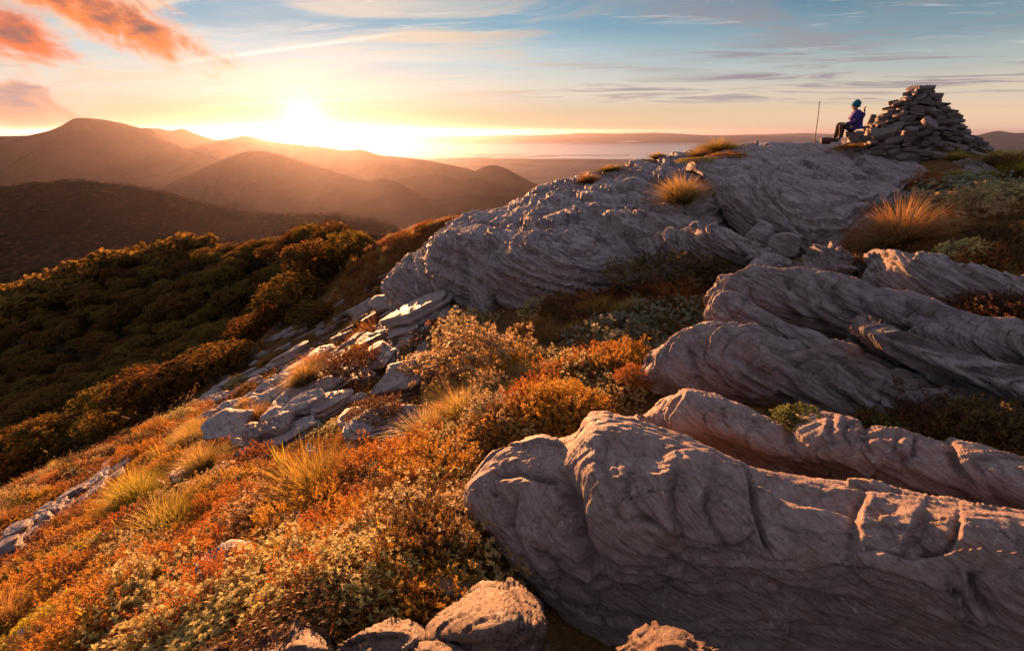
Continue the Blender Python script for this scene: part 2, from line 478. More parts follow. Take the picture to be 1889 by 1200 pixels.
GP = [  # photo pixel and depth of soil points
    (0, 1200, 3.7), (200, 1200, 3.0), (420, 1200, 2.45), (640, 1200, 2.15), (850, 1200, 2.2), (1100, 1200, 2.55), (1500, 1230, 2.6), (1889, 1230, 2.6),
    (0, 1080, 5.2), (200, 1080, 4.3), (420, 1080, 3.5), (640, 1080, 2.9), (860, 1080, 2.6),
    (0, 980, 7.6), (200, 970, 6.2), (420, 960, 4.9), (640, 950, 4.0), (860, 930, 3.6),
    (0, 908, 13), (150, 850, 14.5), (300, 788, 16.5), (450, 712, 19), (600, 618, 23),
    (120, 900, 9.5), (300, 840, 9.5), (460, 800, 8.6), (620, 790, 7.0), (760, 800, 5.6), (900, 790, 4.7),
    (420, 750, 12.5), (560, 690, 13), (680, 660, 11), (800, 660, 9.0), (930, 660, 7.5), (1080, 690, 5.8), (1160, 740, 4.6),
    (700, 580, 15.5), (800, 570, 12), (920, 585, 9.6), (1080, 565, 8.9), (1230, 560, 8.0), (1300, 640, 6.2), (1200, 620, 6.6),
    (620, 560, 25), (660, 470, 31), (720, 440, 31), (800, 414, 30), (860, 398, 27),
    (1000, 380, 17), (1200, 330, 17.5), (1400, 300, 16), (1560, 275, 14.6), (1700, 280, 14), (1889, 300, 13),
    (1500, 480, 8.0), (1650, 440, 8.4), (1800, 400, 8.8), (1889, 480, 6.6), (1700, 490, 6.6), (1889, 640, 4.6), (1500, 640, 5.4), (1300, 760, 4.2), (1600, 810, 3.6), (1889, 850, 3.1), (1500, 900, 3.0), (1889, 1000, 2.5),
    # the wooded spur below
    (0, 602, 170), (130, 577, 150), (250, 547, 130), (340, 522, 110), (420, 497, 92), (500, 475, 75), (570, 458, 60), (630, 446, 45),
    (0, 700, 75), (0, 800, 44), (120, 740, 52), (220, 650, 66), (300, 690, 45), (400, 600, 58), (420, 660, 40), (520, 560, 50), (560, 590, 40), (60, 850, 30),
]
GX = np.array([at(*p) for p in GP])
for k_, p_ in enumerate(GP):                    # soil lies well under the summit rock
    if p_[:2] in ((1000, 380), (1200, 330), (1400, 300), (1560, 275)): GX[k_, 2] -= 0.9
    if p_[:2] == (1500, 480): GX[k_, 2] -= 0.15

extra = np.array([(5.2, 11.0, -2.3), (7.2, 11.5, -2.0), (8.6, 12.0, -1.7), (3.2, 11.0, -2.7), (5.5, 9.6, -2.5), (1.5, 11.5, -3.1),  # hidden ground: behind the viewer, beyond the summit, into the valleys
    (0, -6, -1.9), (-8, -6, -6.5), (8, -6, 0.4), (20, -4, 1.0), (30, 10, -1.2), (24, 22, -5), (12, 24, -5.5), (4, 26, -6.5), (15, 45, -22), (-4, 45, -17), (-10, 70, -34), (10, 90, -52),
    (-40, 100, -55), (-60, 140, -72), (-20, 130, -68), (30, 60, -34), (40, 140, -85), (-120, 190, -110), (-40, 200, -110), (40, 200, -125), (-210, 200, -95), (-200, 120, -68), (-90, 30, -48), (-60, 0, -34), (-150, 60, -62)])
GX = np.vstack([GX, extra])
GFIT = tps_fit(GX[:, :2], GX[:, 2], lam=0.3)

def ground_z(x, y):
    return tps_eval(GFIT, np.stack([np.atleast_1d(x), np.atleast_1d(y)], 1).astype(float))

def gpoint(px, py, lo=1.2, hi=200.0):
    """first hit of the view ray through a photo pixel with the soil"""
    u, v = (px - 944.5) / F, (600 - py) / F
    d = np.geomspace(lo, hi, 900)
    P = np.stack([u * d, (CT + ST * v) * d, (-ST + CT * v) * d], 1)
    below = P[:, 2] < ground_z(P[:, 0], P[:, 1])
    if not below.any(): return None
    k = int(np.argmax(below))
    return P[k], d[k]
def soil_material():
    m, g = new_mat('alpine_soil')
    v = g.n('ShaderNodeTexCoord').outputs['Object']
    a = g.noise(v, 1.3, 6, .7); b = g.noise(v, 9, 5, .7); c = g.noise(v, 60, 3, .6)
    col = g.mix(g.maprange(a, .38, .62), (.10, .045, .016), (.22, .11, .035))
    col = g.mix(g.maprange(b, .45, .7), col, (.05, .03, .012))
    col = g.mix(g.maprange(c, .55, .75), col, (.25, .15, .06))
    h = g.math('ADD', g.math('MULTIPLY', b, .6), g.math('MULTIPLY', c, .4))
    return finish(m, g, col, 0.95, 0.1, bump(g, h, 0.06, 0.9))
M_soil = soil_material()

def ground_patch(name, x0, x1, y0, y1, nx, ny, mat, amp, ty=1.0):
    # spacing grows with distance from the viewer
    X = np.linspace(x0, x1, nx); Y = y0 + (y1 - y0) * np.linspace(0, 1, ny) ** ty
    XX, YY = np.meshgrid(X, Y, indexing='ij')
    z = ground_z(XX.ravel(), YY.ravel())
    Q = np.stack([XX.ravel(), YY.ravel(), z], 1)
    Q[:, 2] += amp * (0.16 * fbm(Q * 0.9, 4, 41) + 0.06 * fbm(Q * 4.0, 3, 42))
    return tag(link(name, mesh_np(name, Q, grid_quads(nx, ny)), mat), kind='structure')
ground_patch('hillside', -36, 26, -3, 50, 270, 270, M_soil, 1.0, 1.25)
m, g = new_mat('forest_floor')
v = g.n('ShaderNodeTexCoord').outputs['Object']
M_floor = finish(m, g, g.mix(g.maprange(g.noise(v, .5, 5, .7), .4, .6), (.025, .02, .010), (.06, .045, .02)), 1, 0)
def lower_slope():
    nx, ny = 160, 130
    X = np.linspace(-240, 70, nx); Y = np.linspace(-10, 215, ny)
    XX, YY = np.meshgrid(X, Y, indexing='ij')
    z = ground_z(XX.ravel(), YY.ravel()) - 0.3
    Q = np.stack([XX.ravel(), YY.ravel(), z], 1)
    ins = (Q[:, 0] > -35) & (Q[:, 0] < 25) & (Q[:, 1] < 49) & (Q[:, 1] > -2.5)
    Q[ins, 2] -= 1.5
    tag(link('lower_slope', mesh_np('lower_slope', Q, grid_quads(nx, ny)), M_floor), kind='structure')
lower_slope()
# ---------------------------------------------------------------- rock
BED = unit((0.30, -0.16, 0.94))          # normal of the schist layers
b1 = unit(np.cross((0, 1, 0), BED)); b2 = np.cross(BED, b1)

def rock_material(name, base, dark, pale, lichen=0.5, scale=1.0, world=True, bumpd=0.02):
    m, g = new_mat(name)
    v = g.n('ShaderNodeNewGeometry').outputs['Position']
    s = g.vmath('DOT_PRODUCT', v, tuple(BED))
    pa = g.vmath('DOT_PRODUCT', v, tuple(b1)); pb = g.vmath('DOT_PRODUCT', v, tuple(b2))
    lay = g.comb(g.math('MULTIPLY', pa, 0.9 * scale), g.math('MULTIPLY', pb, 0.9 * scale), g.math('MULTIPLY', s, 9.0 * scale))
    n_lay = g.noise(lay, 3.2, 8, 0.72)
    n_big = g.noise(v, 1.1 * scale, 5, 0.6); n_mid = g.noise(v, 7 * scale, 6, 0.68); n_fine = g.noise(v, 70 * scale, 4, 0.7)
    col = g.mix(g.maprange(n_big, .35, .65), base, tuple(c * f for c, f in zip(base, (.80, .76, .80))))
    col = g.mix(g.math('MULTIPLY', g.maprange(n_lay, .50, .66), .85), col, dark)
    col = g.mix(g.math('MULTIPLY', g.maprange(n_lay, .48, .34), .6), col, pale)
    col = g.mix(g.math('MULTIPLY', g.maprange(n_mid, .56, .72), .45), col, (.26, .19, .15))
    col = g.mix(g.math('MULTIPLY', g.maprange(g.noise(v, 2.6 * scale, 5, .7), .55, .68), .55), col, (.30, .155, .085))
    col = g.mix(g.math('MULTIPLY', g.maprange(n_fine, .52, .70), .5), col, dark)
    lich = g.math('MULTIPLY', g.maprange(g.noise(v, 13 * scale, 7, .78, .5), .555, .61), g.maprange(g.noise(v, 1.9 * scale, 4, .6), .46, .58))
    col = g.mix(g.math('MULTIPLY', lich, min(1.0, lichen * 1.25)), col, (.56, .55, .48))
    col = g.mix(g.math('MULTIPLY', g.maprange(g.noise(v, 24 * scale, 5, .75), .60, .65), .85 * lichen), col, (.055, .05, .045))
    streak_ = g.noise(g.comb(g.math('MULTIPLY', pa, 2.2 * scale), g.math('MULTIPLY', pb, 2.2 * scale), g.math('MULTIPLY', s, .5 * scale)), 2.0, 5, .65)
    col = g.mix(g.math('MULTIPLY', g.maprange(streak_, .54, .68), .55), col, tuple(c * .42 for c in base))
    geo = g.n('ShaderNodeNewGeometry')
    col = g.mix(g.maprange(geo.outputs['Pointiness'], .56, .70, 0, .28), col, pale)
    h = g.math('ADD', g.math('ADD', g.math('MULTIPLY', n_lay, .55), g.math('MULTIPLY', n_mid, .35)), g.math('MULTIPLY', n_fine, .10))
    return finish(m, g, col, g.maprange(n_mid, .3, .7, .48, .70), 0.5, bump(g, h, bumpd, 1.0))

M_rock = rock_material('schist', (.44, .355, .355), (.060, .040, .036), (.60, .53, .54), .5, 1.0, True, .16)
M_rock_near = rock_material('weathered_schist', (.44, .32, .295), (.12, .07, .06), (.58, .46, .43), .7, 2.6, True, .06)
M_rock_brown = rock_material('brown_schist', (.22, .13, .095), (.06, .035, .026), (.31, .205, .155), .5, 2.6, True, .06)
M_slab = rock_material('slab_schist', (.37, .305, .295), (.08, .055, .05), (.62, .55, .53), .7, 1.8, False, .05)


def cells(C, seed):
    """Voronoi cells of a jittered lattice: nearest two distances, a number per cell, offset from its centre, a vector per cell"""
    I = np.floor(C).astype(np.int64); n = len(C)
    f1 = np.full(n, 9.0); f2 = np.full(n, 9.0); h = np.zeros(n); loc = np.zeros((n, 3)); rv = np.zeros((n, 3))
    for i in (-1, 0, 1):
        for j in (-1, 0, 1):
            for k in (-1, 0, 1):
                x, y, z = I[:, 0] + i, I[:, 1] + j, I[:, 2] + k
                c = np.stack([x + .5 + .8 * (_hash(x, y, z, seed + 1) - .5), y + .5 + .8 * (_hash(x, y, z, seed + 2) - .5), z + .5 + .55 * (_hash(x, y, z, seed + 3) - .5)], 1)
                o = C - c
                d = np.abs(o[:, 2]) * .75 + np.sqrt((o ** 2).sum(1)) * .6
                nearer = d < f1
                f2 = np.where(nearer, f1, np.minimum(f2, d))
                f1 = np.where(nearer, d, f1)
                m_ = np.nonzero(nearer)[0]
                loc[m_] = o[m_]
                hx = _hash(x[m_], y[m_], z[m_], seed + 4)
                h[m_] = hx
                rv[m_, 0] = _hash(x[m_], y[m_], z[m_], seed + 5) - .5
                rv[m_, 1] = _hash(x[m_], y[m_], z[m_], seed + 6) - .5
                rv[m_, 2] = _hash(x[m_], y[m_], z[m_], seed + 7) - .5
    return f1, f2, h, loc, rv


def layered(P, amp_low=.08, f_low=1.2, plates=(), saw=(), fine=.01, warp=.10, seed=1, cracks=(), flip=False, bed=None, keep=None, taper=None):
    """turn a smooth surface grid (nu,nv,3) into layered schist"""
    n_bed = BED if bed is None else unit(bed)
    nu, nv, _ = P.shape
    def flat(a): return a.reshape(-1, a.shape[-1])
    def nrm(P):
        n = grid_normals(P)
        return -n if flip else n
    wt = np.ones(nu * nv) if taper is None else taper.reshape(-1)
    Q = flat(P.copy()); N = flat(nrm(P))
    Q += N * (wt * amp_low * fbm(Q * f_low, 4, seed))[:, None]
    N = flat(nrm(Q.reshape(nu, nv, 3)))
    ba = unit(np.cross((0, 1, 0), n_bed)); bb = np.cross(n_bed, ba)
    warpv = np.stack([fbm(Q * 1.3 + seed, 3, seed + 5), fbm(Q * 1.3 + seed + 40, 3, seed + 6), fbm(Q * .8 + seed + 80, 3, seed + 7)], 1)
    NS = N.reshape(nu, nv, 3).copy()                    # broad normals, so that pieces never fold into each other
    for _ in range(4):
        for ax in (0, 1):
            pad = [(0, 0)] * 3; pad[ax] = (7, 7)
            c = np.cumsum(np.pad(NS, pad, mode='edge'), axis=ax)
            hi_ = np.take(c, np.arange(14, NS.shape[ax] + 14), axis=ax); lo_ = np.take(c, np.arange(0, NS.shape[ax]), axis=ax)
            NS = hi_ - lo_
            NS = NS / np.maximum(np.linalg.norm(NS, axis=-1, keepdims=True), 1e-9)
    N0 = NS.reshape(-1, 3)
    disp = np.zeros(len(Q)); edge = 1 - np.abs(N0 @ n_bed) ** 2
    for k, (T, La, Lb, amp, tilt, gr) in enumerate(plates):
        C = np.stack([(Q @ ba) / La, (Q @ bb) / Lb, (Q @ n_bed) / T], 1) + warpv * np.array([.22, .22, .5 * warp / T])[None]
        C += .10 * np.stack([fbm(C[:, [0, 1, 2]] * 2.2, 2, seed + 31 + k), fbm(C * 2.2 + 9, 2, seed + 32 + k), 0 * C[:, 0]], 1)
        f1, f2, h, loc, rv = cells(C, seed * 13 + k)
        d_ = amp * (h - .5) * 2 + tilt * (loc * rv).sum(1)
        gap = np.exp(-((f2 - f1) / .055) ** 2)
        disp += (d_ - gr * gap) * (.65 + .35 * edge)
    al, ac = Q @ ba, Q @ bb
    low = fbm(Q * .55 + seed, 3, seed + 61); mid = fbm(Q * 2.6 + seed, 4, seed + 62)
    for k, (T, L, A) in enumerate(saw):
        s = Q @ n_bed; s = s + 1.1 * T * (vnoise(np.stack([s / (1.7 * T), s * 0 + k, s * 0 + seed], 1), seed + 70) - .5) + .5 * warp * low + T * (.30 * mid + .18 * fbm(Q * (1.1 / T) * .5 + 3 * k, 3, seed + 63 + k))
        q = s / T + 17.3 * k; i = np.floor(q); f = q - i
        ii = i.astype(np.int64)
        u = al / L + .35 * fbm(np.stack([ac / L * 1.5, i * 3.3, al / L], 1), 2, seed + 65) + _hash(ii, ii * 0, ii * 0, seed + 66) * 7
        j = np.floor(u); g_ = u - j; jj = j.astype(np.int64)
        h0 = _hash(ii, jj, ii * 0, seed + 67); h1 = _hash(ii, jj + 1, ii * 0, seed + 67)
        hh = h0 + (h1 - h0) * smooth01(g_, .88, 1.0)
        prof = np.where(f < .07, f / .07, 1 - .85 * ((f - .07) / .93) ** .8)
        disp += A * (.25 + .95 * hh) * (prof - .5)
    Q += N0 * (wt * disp)[:, None]
    N = flat(nrm(Q.reshape(nu, nv, 3)))
    if cracks:
        px, py, d = project(Q)
        px = px + 3.5 * fbm(Q * 6, 3, seed + 80); py = py + 3.5 * fbm(Q * 6 + 9, 3, seed + 81)
        for poly, w, depth, step in cracks:
            best = np.full(len(Q), 1e9); sgn = np.zeros(len(Q)); along = np.ones(len(Q))
            npts = len(poly)
            for a in range(npts - 1):
                x0, y0 = poly[a]; x1, y1 = poly[a + 1]
                ex, ey = x1 - x0, y1 - y0; L2 = ex * ex + ey * ey
                t = np.clip(((px - x0) * ex + (py - y0) * ey) / L2, 0, 1)
                ddx, ddy = px - x0 - t * ex, py - y0 - t * ey
                dd = np.hypot(ddx, ddy)
                better = dd < best
                best = np.where(better, dd, best)
                sgn = np.where(better, np.sign(ex * ddy - ey * ddx), sgn)
                g_ = (a + t) / (npts - 1)
                along = np.where(better, np.clip(np.minimum(g_, 1 - g_) * 6 + .15, 0, 1), along)
            Q -= N0 * (along * depth * np.exp(-(best / w) ** 2))[:, None]
            if step:
                Q += N0 * (along * step * sgn * np.tanh(best / (w * .7)) * np.exp(-best / (w * 7)))[:, None]
        N = flat(nrm(Q.reshape(nu, nv, 3)))
    if fine:
        Q += N0 * (wt * fine * fbm(Q * 9, 4, seed + 90))[:, None]
    return Q.reshape(nu, nv, 3)


def loft(name, label, stations, nu, nv, mat=None, back=((0, .45, -.15), (0, .75, -1.1)), group=None, cat='rock', **kw):
    """rock mass from cross-sections; each is crest ... foot in (px, py, depth); the far side is added"""
    nu, nv = int(nu * .83), int(nv * .83)
    S_ = []
    for st in stations:
        pts = [at(*p) for p in st]
        S_.append([pts[0] + np.array(back[1]), pts[0] + np.array(back[0])] + pts)
    S_ = np.array(S_)                                   # (k, m, 3)
    A = catmull(S_, nu)                                 # along the ridge
    A = np.swapaxes(A, 0, 1)
    # denser across the seen part
    P = catmull(A, nv * 2)
    seg = np.linalg.norm(np.diff(P, axis=0), axis=-1).mean(1)
    cum = np.concatenate([[0], np.cumsum(seg)]); cum /= cum[-1]
    tt = np.interp(np.linspace(0, 1, nv), cum, np.arange(nv * 2))
    i = np.minimum(tt.astype(int), nv * 2 - 2); f = (tt - i)[:, None, None]
    P = P[i] * (1 - f) + P[i + 1] * f
    P = np.swapaxes(P, 0, 1)                            # (nu, nv, 3)
    # sections pressed together at both ends close the mass
    n = grid_normals(P)
    mid = P[nu // 2, int(nv * .55)]; nm = n[nu // 2, int(nv * .55)]
    flip = (nm @ -mid) < 0
    u = np.linspace(0, 1, nu)[:, None] * np.ones((1, nv))
    P = layered(P, flip=flip, **kw)
    q = grid_quads(nu, nv)
    if flip: q = q[:, ::-1]
    o = link(name, mesh_np(name, P.reshape(-1, 3), q, smooth=False), mat or M_rock)
    tag(o, label, cat, group)
    return o
# ---- the near boulder at the lower right
loft('boulder', 'huge smooth-shouldered boulder with curved cracks filling the lower right foreground', [
    [(905, 850, 3.40), (880, 890, 3.45), (868, 920, 3.45), (885, 960, 3.45), (940, 1020, 3.3), (1010, 1090, 3.2)],
    [(915, 832, 3.08), (878, 872, 3.02), (858, 908, 2.96), (866, 950, 2.90), (935, 1030, 2.86), (1010, 1120, 2.85)],
    [(985, 815, 2.98), (962, 870, 2.80), (945, 930, 2.70), (945, 990, 2.64), (990, 1062, 2.62), (1060, 1150, 2.72)],
    [(1058, 802, 2.94), (1040, 860, 2.70), (1030, 930, 2.58), (1035, 1005, 2.48), (1070, 1090, 2.46), (1120, 1200, 2.60)],
    [(1100, 758, 2.95), (1100, 830, 2.62), (1112, 920, 2.40), (1130, 1000, 2.34), (1160, 1090, 2.35), (1190, 1230, 2.60)],
    [(1200, 783, 2.78), (1212, 850, 2.46), (1232, 940, 2.24), (1252, 1030, 2.20), (1272, 1110, 2.27), (1290, 1250, 2.50)],
    [(1300, 812, 2.66), (1320, 880, 2.34), (1342, 970, 2.14), (1360, 1045, 2.12), (1380, 1110, 2.19), (1390, 1260, 2.42)],
    [(1380, 850, 2.56), (1402, 915, 2.28), (1420, 1000, 2.07), (1432, 1062, 2.07), (1442, 1120, 2.14), (1450, 1270, 2.38)],
    [(1500, 880, 2.46), (1512, 945, 2.18), (1524, 1025, 2.01), (1534, 1095, 2.02), (1542, 1150, 2.10), (1545, 1280, 2.32)],
    [(1590, 893, 2.38), (1605, 960, 2.10), (1620, 1040, 1.96), (1630, 1110, 1.98), (1640, 1170, 2.04), (1640, 1300, 2.26)],
    [(1700, 926, 2.24), (1712, 990, 1.99), (1724, 1065, 1.88), (1732, 1130, 1.92), (1738, 1190, 1.98), (1740, 1310, 2.18)],
    [(1800, 940, 2.12), (1818, 1005, 1.90), (1832, 1085, 1.80), (1842, 1150, 1.84), (1848, 1210, 1.88), (1850, 1320, 2.10)],
    [(1900, 960, 2.02), (1925, 1035, 1.82), (1942, 1110, 1.73), (1952, 1180, 1.77), (1960, 1240, 1.79), (1960, 1340, 2.05)],
    [(2080, 1010, 1.92), (2100, 1085, 1.75), (2110, 1150, 1.68), (2120, 1220, 1.72), (2130, 1270, 1.76), (2130, 1370, 2.0)],
], 560, 300, M_rock_near, ((0.03, .14, -.16), (.08, .34, -.8)), amp_low=.05, f_low=2.2, plates=((.24, .70, .48, .022, .050, .010), (.08, .34, .22, .004, .010, .003)), saw=((.11, .60, .040), (.036, .32, .011), (.013, .16, .003)), fine=.004, warp=.20, seed=3, bed=(-.34, -.64, .69),
    cracks=[([(1380, 862), (1392, 925), (1408, 980), (1424, 1030)], 5, .075, .012),
            ([(1246, 850), (1236, 905), (1240, 955), (1262, 1010)], 6, .035, .03),
            ([(1310, 880), (1298, 930), (1312, 975), (1345, 1025)], 6, .03, .022),
            ([(1168, 850), (1150, 905), (1176, 950), (1215, 968)], 6, .025, .02),
            ([(1118, 800), (1105, 850), (1122, 905), (1140, 965)], 7, .02, .02),
            ([(1600, 900), (1580, 945), (1572, 1010), (1580, 1065), (1625, 1105)], 8, .03, -.028),
            ([(1130, 950), (1200, 962), (1262, 1015), (1340, 1030), (1400, 1028)], 6, .02, .016),
            ([(1705, 935), (1688, 985), (1660, 1025)], 7, .02, .03), ([(1770, 945), (1764, 985), (1750, 1010), (1700, 1025)], 6, .04, -.02),
            ([(1040, 880), (1052, 945), (1062, 1000), (1090, 1050), (1130, 1062)], 13, .16, .03),
            ([(905, 880), (965, 872), (1035, 893)], 6, .05, .02), ([(955, 900), (945, 965), (975, 1030), (1040, 1110)], 6, .05, -.025),
            ([(1000, 1010), (1035, 1060), (1080, 1090)], 7, .05, .02), ([(900, 900), (930, 940), (938, 985)], 7, .04, .02),
            ([(1210, 1010), (1300, 1075), (1390, 1072), (1450, 1100), (1620, 1130)], 8, .05, .015),
            ([(1790, 1050), (1800, 1100), (1835, 1150)], 8, .06, .03), ([(1740, 1075), (1775, 1100), (1790, 1140)], 6, .04, .02)])

# ---- long slab behind it
loft('ledge', 'long low ledge of jointed rock lying behind the huge foreground boulder', [
    [(1165, 778, 3.75), (1175, 790, 3.72), (1190, 800, 3.72), (1210, 815, 3.75), (1240, 850, 3.7)],
    [(1185, 768, 3.62), (1205, 785, 3.52), (1230, 800, 3.48), (1265, 822, 3.55), (1290, 870, 3.6)],
    [(1235, 738, 3.58), (1260, 768, 3.38), (1285, 795, 3.32), (1310, 825, 3.42), (1330, 890, 3.5)],
    [(1280, 731, 3.50), (1310, 768, 3.25), (1335, 805, 3.18), (1360, 835, 3.32), (1370, 900, 3.4)],
    [(1355, 750, 3.38), (1380, 790, 3.12), (1400, 828, 3.06), (1420, 862, 3.2), (1430, 930, 3.3)],
    [(1415, 772, 3.28), (1430, 805, 3.06), (1445, 840, 3.0), (1470, 878, 3.14), (1480, 950, 3.2)],
    [(1456, 792, 3.22), (1468, 815, 3.02), (1485, 850, 2.96), (1510, 890, 3.1), (1520, 960, 3.15)],
    [(1475, 778, 3.16), (1490, 812, 2.96), (1510, 855, 2.90), (1540, 905, 3.05), (1550, 970, 3.1)],
    [(1545, 768, 3.08), (1560, 812, 2.87), (1580, 865, 2.82), (1610, 918, 2.96), (1620, 985, 3.0)],
    [(1640, 786, 2.94), (1655, 830, 2.75), (1675, 885, 2.70), (1700, 940, 2.86), (1710, 1000, 2.9)],
    [(1740, 822, 2.80), (1755, 850, 2.65), (1775, 900, 2.60), (1800, 955, 2.76), (1810, 1010, 2.8)],
    [(1775, 818, 2.74), (1790, 860, 2.56), (1810, 905, 2.52), (1830, 965, 2.70), (1840, 1020, 2.75)],
    [(1889, 845, 2.58), (1905, 885, 2.44), (1920, 935, 2.40), (1940, 985, 2.56), (1950, 1040, 2.6)],
    [(2060, 900, 2.44), (2080, 940, 2.32), (2095, 990, 2.28), (2110, 1040, 2.4), (2120, 1090, 2.5)],
], 520, 170, M_rock_near, ((0.03, .14, -.13), (.08, .32, -.7)), amp_low=.045, f_low=2.6, plates=((.24, .70, .48, .022, .050, .010), (.08, .34, .22, .004, .010, .003)), saw=((.11, .60, .040), (.036, .32, .011), (.013, .16, .003)), fine=.004, warp=.18, seed=8, bed=(-.12, -.68, .72),
    cracks=[([(1336, 745), (1330, 775), (1345, 800)], 6, .03, 0.009), ([(1455, 782), (1458, 820), (1475, 850)], 6, .04, -0.013), ([(1535, 768), (1528, 800), (1540, 830)], 5, .03, 0.011),
            ([(1560, 768), (1556, 800), (1575, 835)], 5, .03, 0.011), ([(1600, 775), (1590, 800), (1612, 850)], 6, .03, 0.013), ([(1660, 795), (1650, 835), (1680, 850)], 5, .03, -0.009), ([(1752, 822), (1758, 855), (1800, 905)], 6, .06, -0.013), ([(1690, 800), (1684, 845)], 4, .03, 0.000)])

# ---- the stack of tilted ribs on the right
loft('rib', 'broad tilted rib with dark diagonal undercuts, lowest of the right-hand rock stack', [
    [(1200, 672, 4.75), (1196, 690, 4.78), (1200, 700, 4.8), (1215, 720, 4.85), (1240, 750, 4.9)],
    [(1205, 660, 4.58), (1195, 684, 4.52), (1205, 705, 4.52), (1230, 725, 4.6), (1260, 770, 4.7)],
    [(1248, 626, 4.50), (1250, 660, 4.34), (1265, 700, 4.28), (1300, 735, 4.36), (1330, 780, 4.5)],
    [(1320, 604, 4.40), (1330, 645, 4.18), (1350, 695, 4.10), (1380, 745, 4.20), (1400, 790, 4.35)],
    [(1395, 602, 4.28), (1410, 645, 4.04), (1430, 700, 3.96), (1460, 755, 4.06), (1480, 800, 4.2)],
    [(1440, 625, 4.20), (1465, 665, 3.95), (1495, 715, 3.86), (1530, 770, 3.96), (1550, 815, 4.1)],
    [(1500, 645, 4.12), (1530, 680, 3.88), (1565, 730, 3.78), (1600, 785, 3.88), (1620, 825, 4.0)],
    [(1560, 652, 4.02), (1595, 692, 3.78), (1635, 742, 3.68), (1670, 790, 3.78), (1690, 830, 3.9)],
    [(1640, 672, 3.90), (1680, 712, 3.66), (1715, 758, 3.57), (1745, 800, 3.66), (1765, 835, 3.8)],
    [(1740, 705, 3.74), (1780, 740, 3.52), (1815, 778, 3.44), (1845, 812, 3.52), (1865, 845, 3.6)],
    [(1850, 735, 3.58), (1885, 765, 3.38), (1915, 798, 3.30), (1940, 828, 3.38), (1955, 860, 3.5)],
    [(1980, 765, 3.44), (2010, 795, 3.26), (2030, 825, 3.20), (2045, 852, 3.28), (2060, 885, 3.4)],
    [(2150, 800, 3.3), (2170, 830, 3.12), (2180, 860, 3.08), (2190, 885, 3.16), (2200, 930, 3.3)],
], 520, 220, M_rock, ((0.03, .20, -.14), (.1, .42, -.9)), amp_low=.07, f_low=1.8, plates=((.30, 1.1, .7, .025, .05, .015), (.09, .5, .26, .006, .012, .006)), saw=((.20, 1.1, .11), (.07, .6, .042), (.024, .28, .014)), fine=.008, warp=.09, seed=14, bed=(0.02, -0.72, .69),
    cracks=[([(1272, 640), (1282, 680), (1305, 730)], 6, .06, 0.013), ([(1330, 640), (1400, 690), (1470, 735), (1540, 760)], 8, .05, 0.013), ([(1400, 625), (1500, 690), (1600, 760)], 8, .06, 0.013),
            ([(1540, 660), (1620, 720), (1720, 790)], 8, .05, 0.013), ([(1640, 690), (1630, 740), (1600, 770)], 4, .04, 0.000)])
loft('rib', 'sharp-nosed slab lying along the back of the broad tilted rib', [
    [(1592, 590, 4.20), (1584, 597, 4.18), (1583, 606, 4.17), (1590, 620, 4.18), (1602, 640, 4.22)],
    [(1604, 589, 4.12), (1590, 600, 4.03), (1590, 614, 3.98), (1604, 632, 4.0), (1625, 655, 4.08)],
    [(1650, 600, 4.02), (1650, 622, 3.84), (1660, 644, 3.78), (1680, 664, 3.8), (1700, 690, 3.9)],
    [(1725, 630, 3.88), (1735, 656, 3.68), (1750, 680, 3.61), (1770, 702, 3.64), (1785, 728, 3.75)],
    [(1810, 662, 3.72), (1825, 688, 3.53), (1840, 712, 3.46), (1858, 732, 3.5), (1870, 755, 3.6)],
    [(1900, 688, 3.58), (1918, 714, 3.40), (1932, 738, 3.33), (1948, 757, 3.38), (1960, 785, 3.5)],
    [(2010, 720, 3.44), (2030, 748, 3.26), (2045, 772, 3.20), (2058, 792, 3.26), (2070, 820, 3.4)],
    [(2150, 760, 3.3), (2170, 790, 3.12), (2180, 815, 3.08), (2190, 835, 3.14), (2200, 865, 3.3)],
], 420, 140, M_rock, ((0.03, .18, -.14), (.1, .36, -.8)), amp_low=.04, f_low=1.8, plates=((.30, 1.1, .7, .020, .04, .012), (.09, .5, .26, .006, .012, .006)), saw=((.17, 1.0, .09), (.06, .5, .034), (.022, .25, .012)), fine=.006, warp=.09, seed=15, bed=(0.02, -0.72, .69))
loft('rib', 'narrow tapering rib with a lit blunt left end, above the broad tilted rib', [
    [(1312, 545, 5.05), (1305, 570, 5.05), (1300, 600, 5.05), (1310, 630, 5.1), (1330, 650, 5.1)],
    [(1316, 537, 4.95), (1308, 566, 4.86), (1306, 600, 4.84), (1330, 630, 4.86), (1350, 660, 4.9)],
    [(1350, 540, 4.86), (1360, 570, 4.70), (1375, 605, 4.66), (1395, 630, 4.7), (1410, 660, 4.8)],
    [(1400, 562, 4.74), (1415, 585, 4.58), (1435, 615, 4.54), (1450, 638, 4.6), (1465, 665, 4.7)],
    [(1450, 600, 4.62), (1468, 616, 4.48), (1485, 636, 4.44), (1495, 650, 4.5), (1510, 675, 4.6)],
    [(1500, 616, 4.52), (1515, 626, 4.40), (1525, 640, 4.38), (1530, 652, 4.44), (1545, 680, 4.5)],
    [(1545, 632, 4.44), (1555, 640, 4.36), (1560, 650, 4.34), (1565, 660, 4.4), (1575, 690, 4.5)],
], 240, 130, M_rock, ((0.03, .14, -.10), (.08, .3, -.6)), amp_low=.05, f_low=2.0, plates=((.30, 1.1, .7, .025, .05, .015), (.09, .5, .26, .006, .012, .006)), saw=((.20, 1.1, .11), (.07, .6, .042), (.024, .28, .014)), fine=.008, warp=.08, seed=19, bed=(0.02, -0.72, .69))
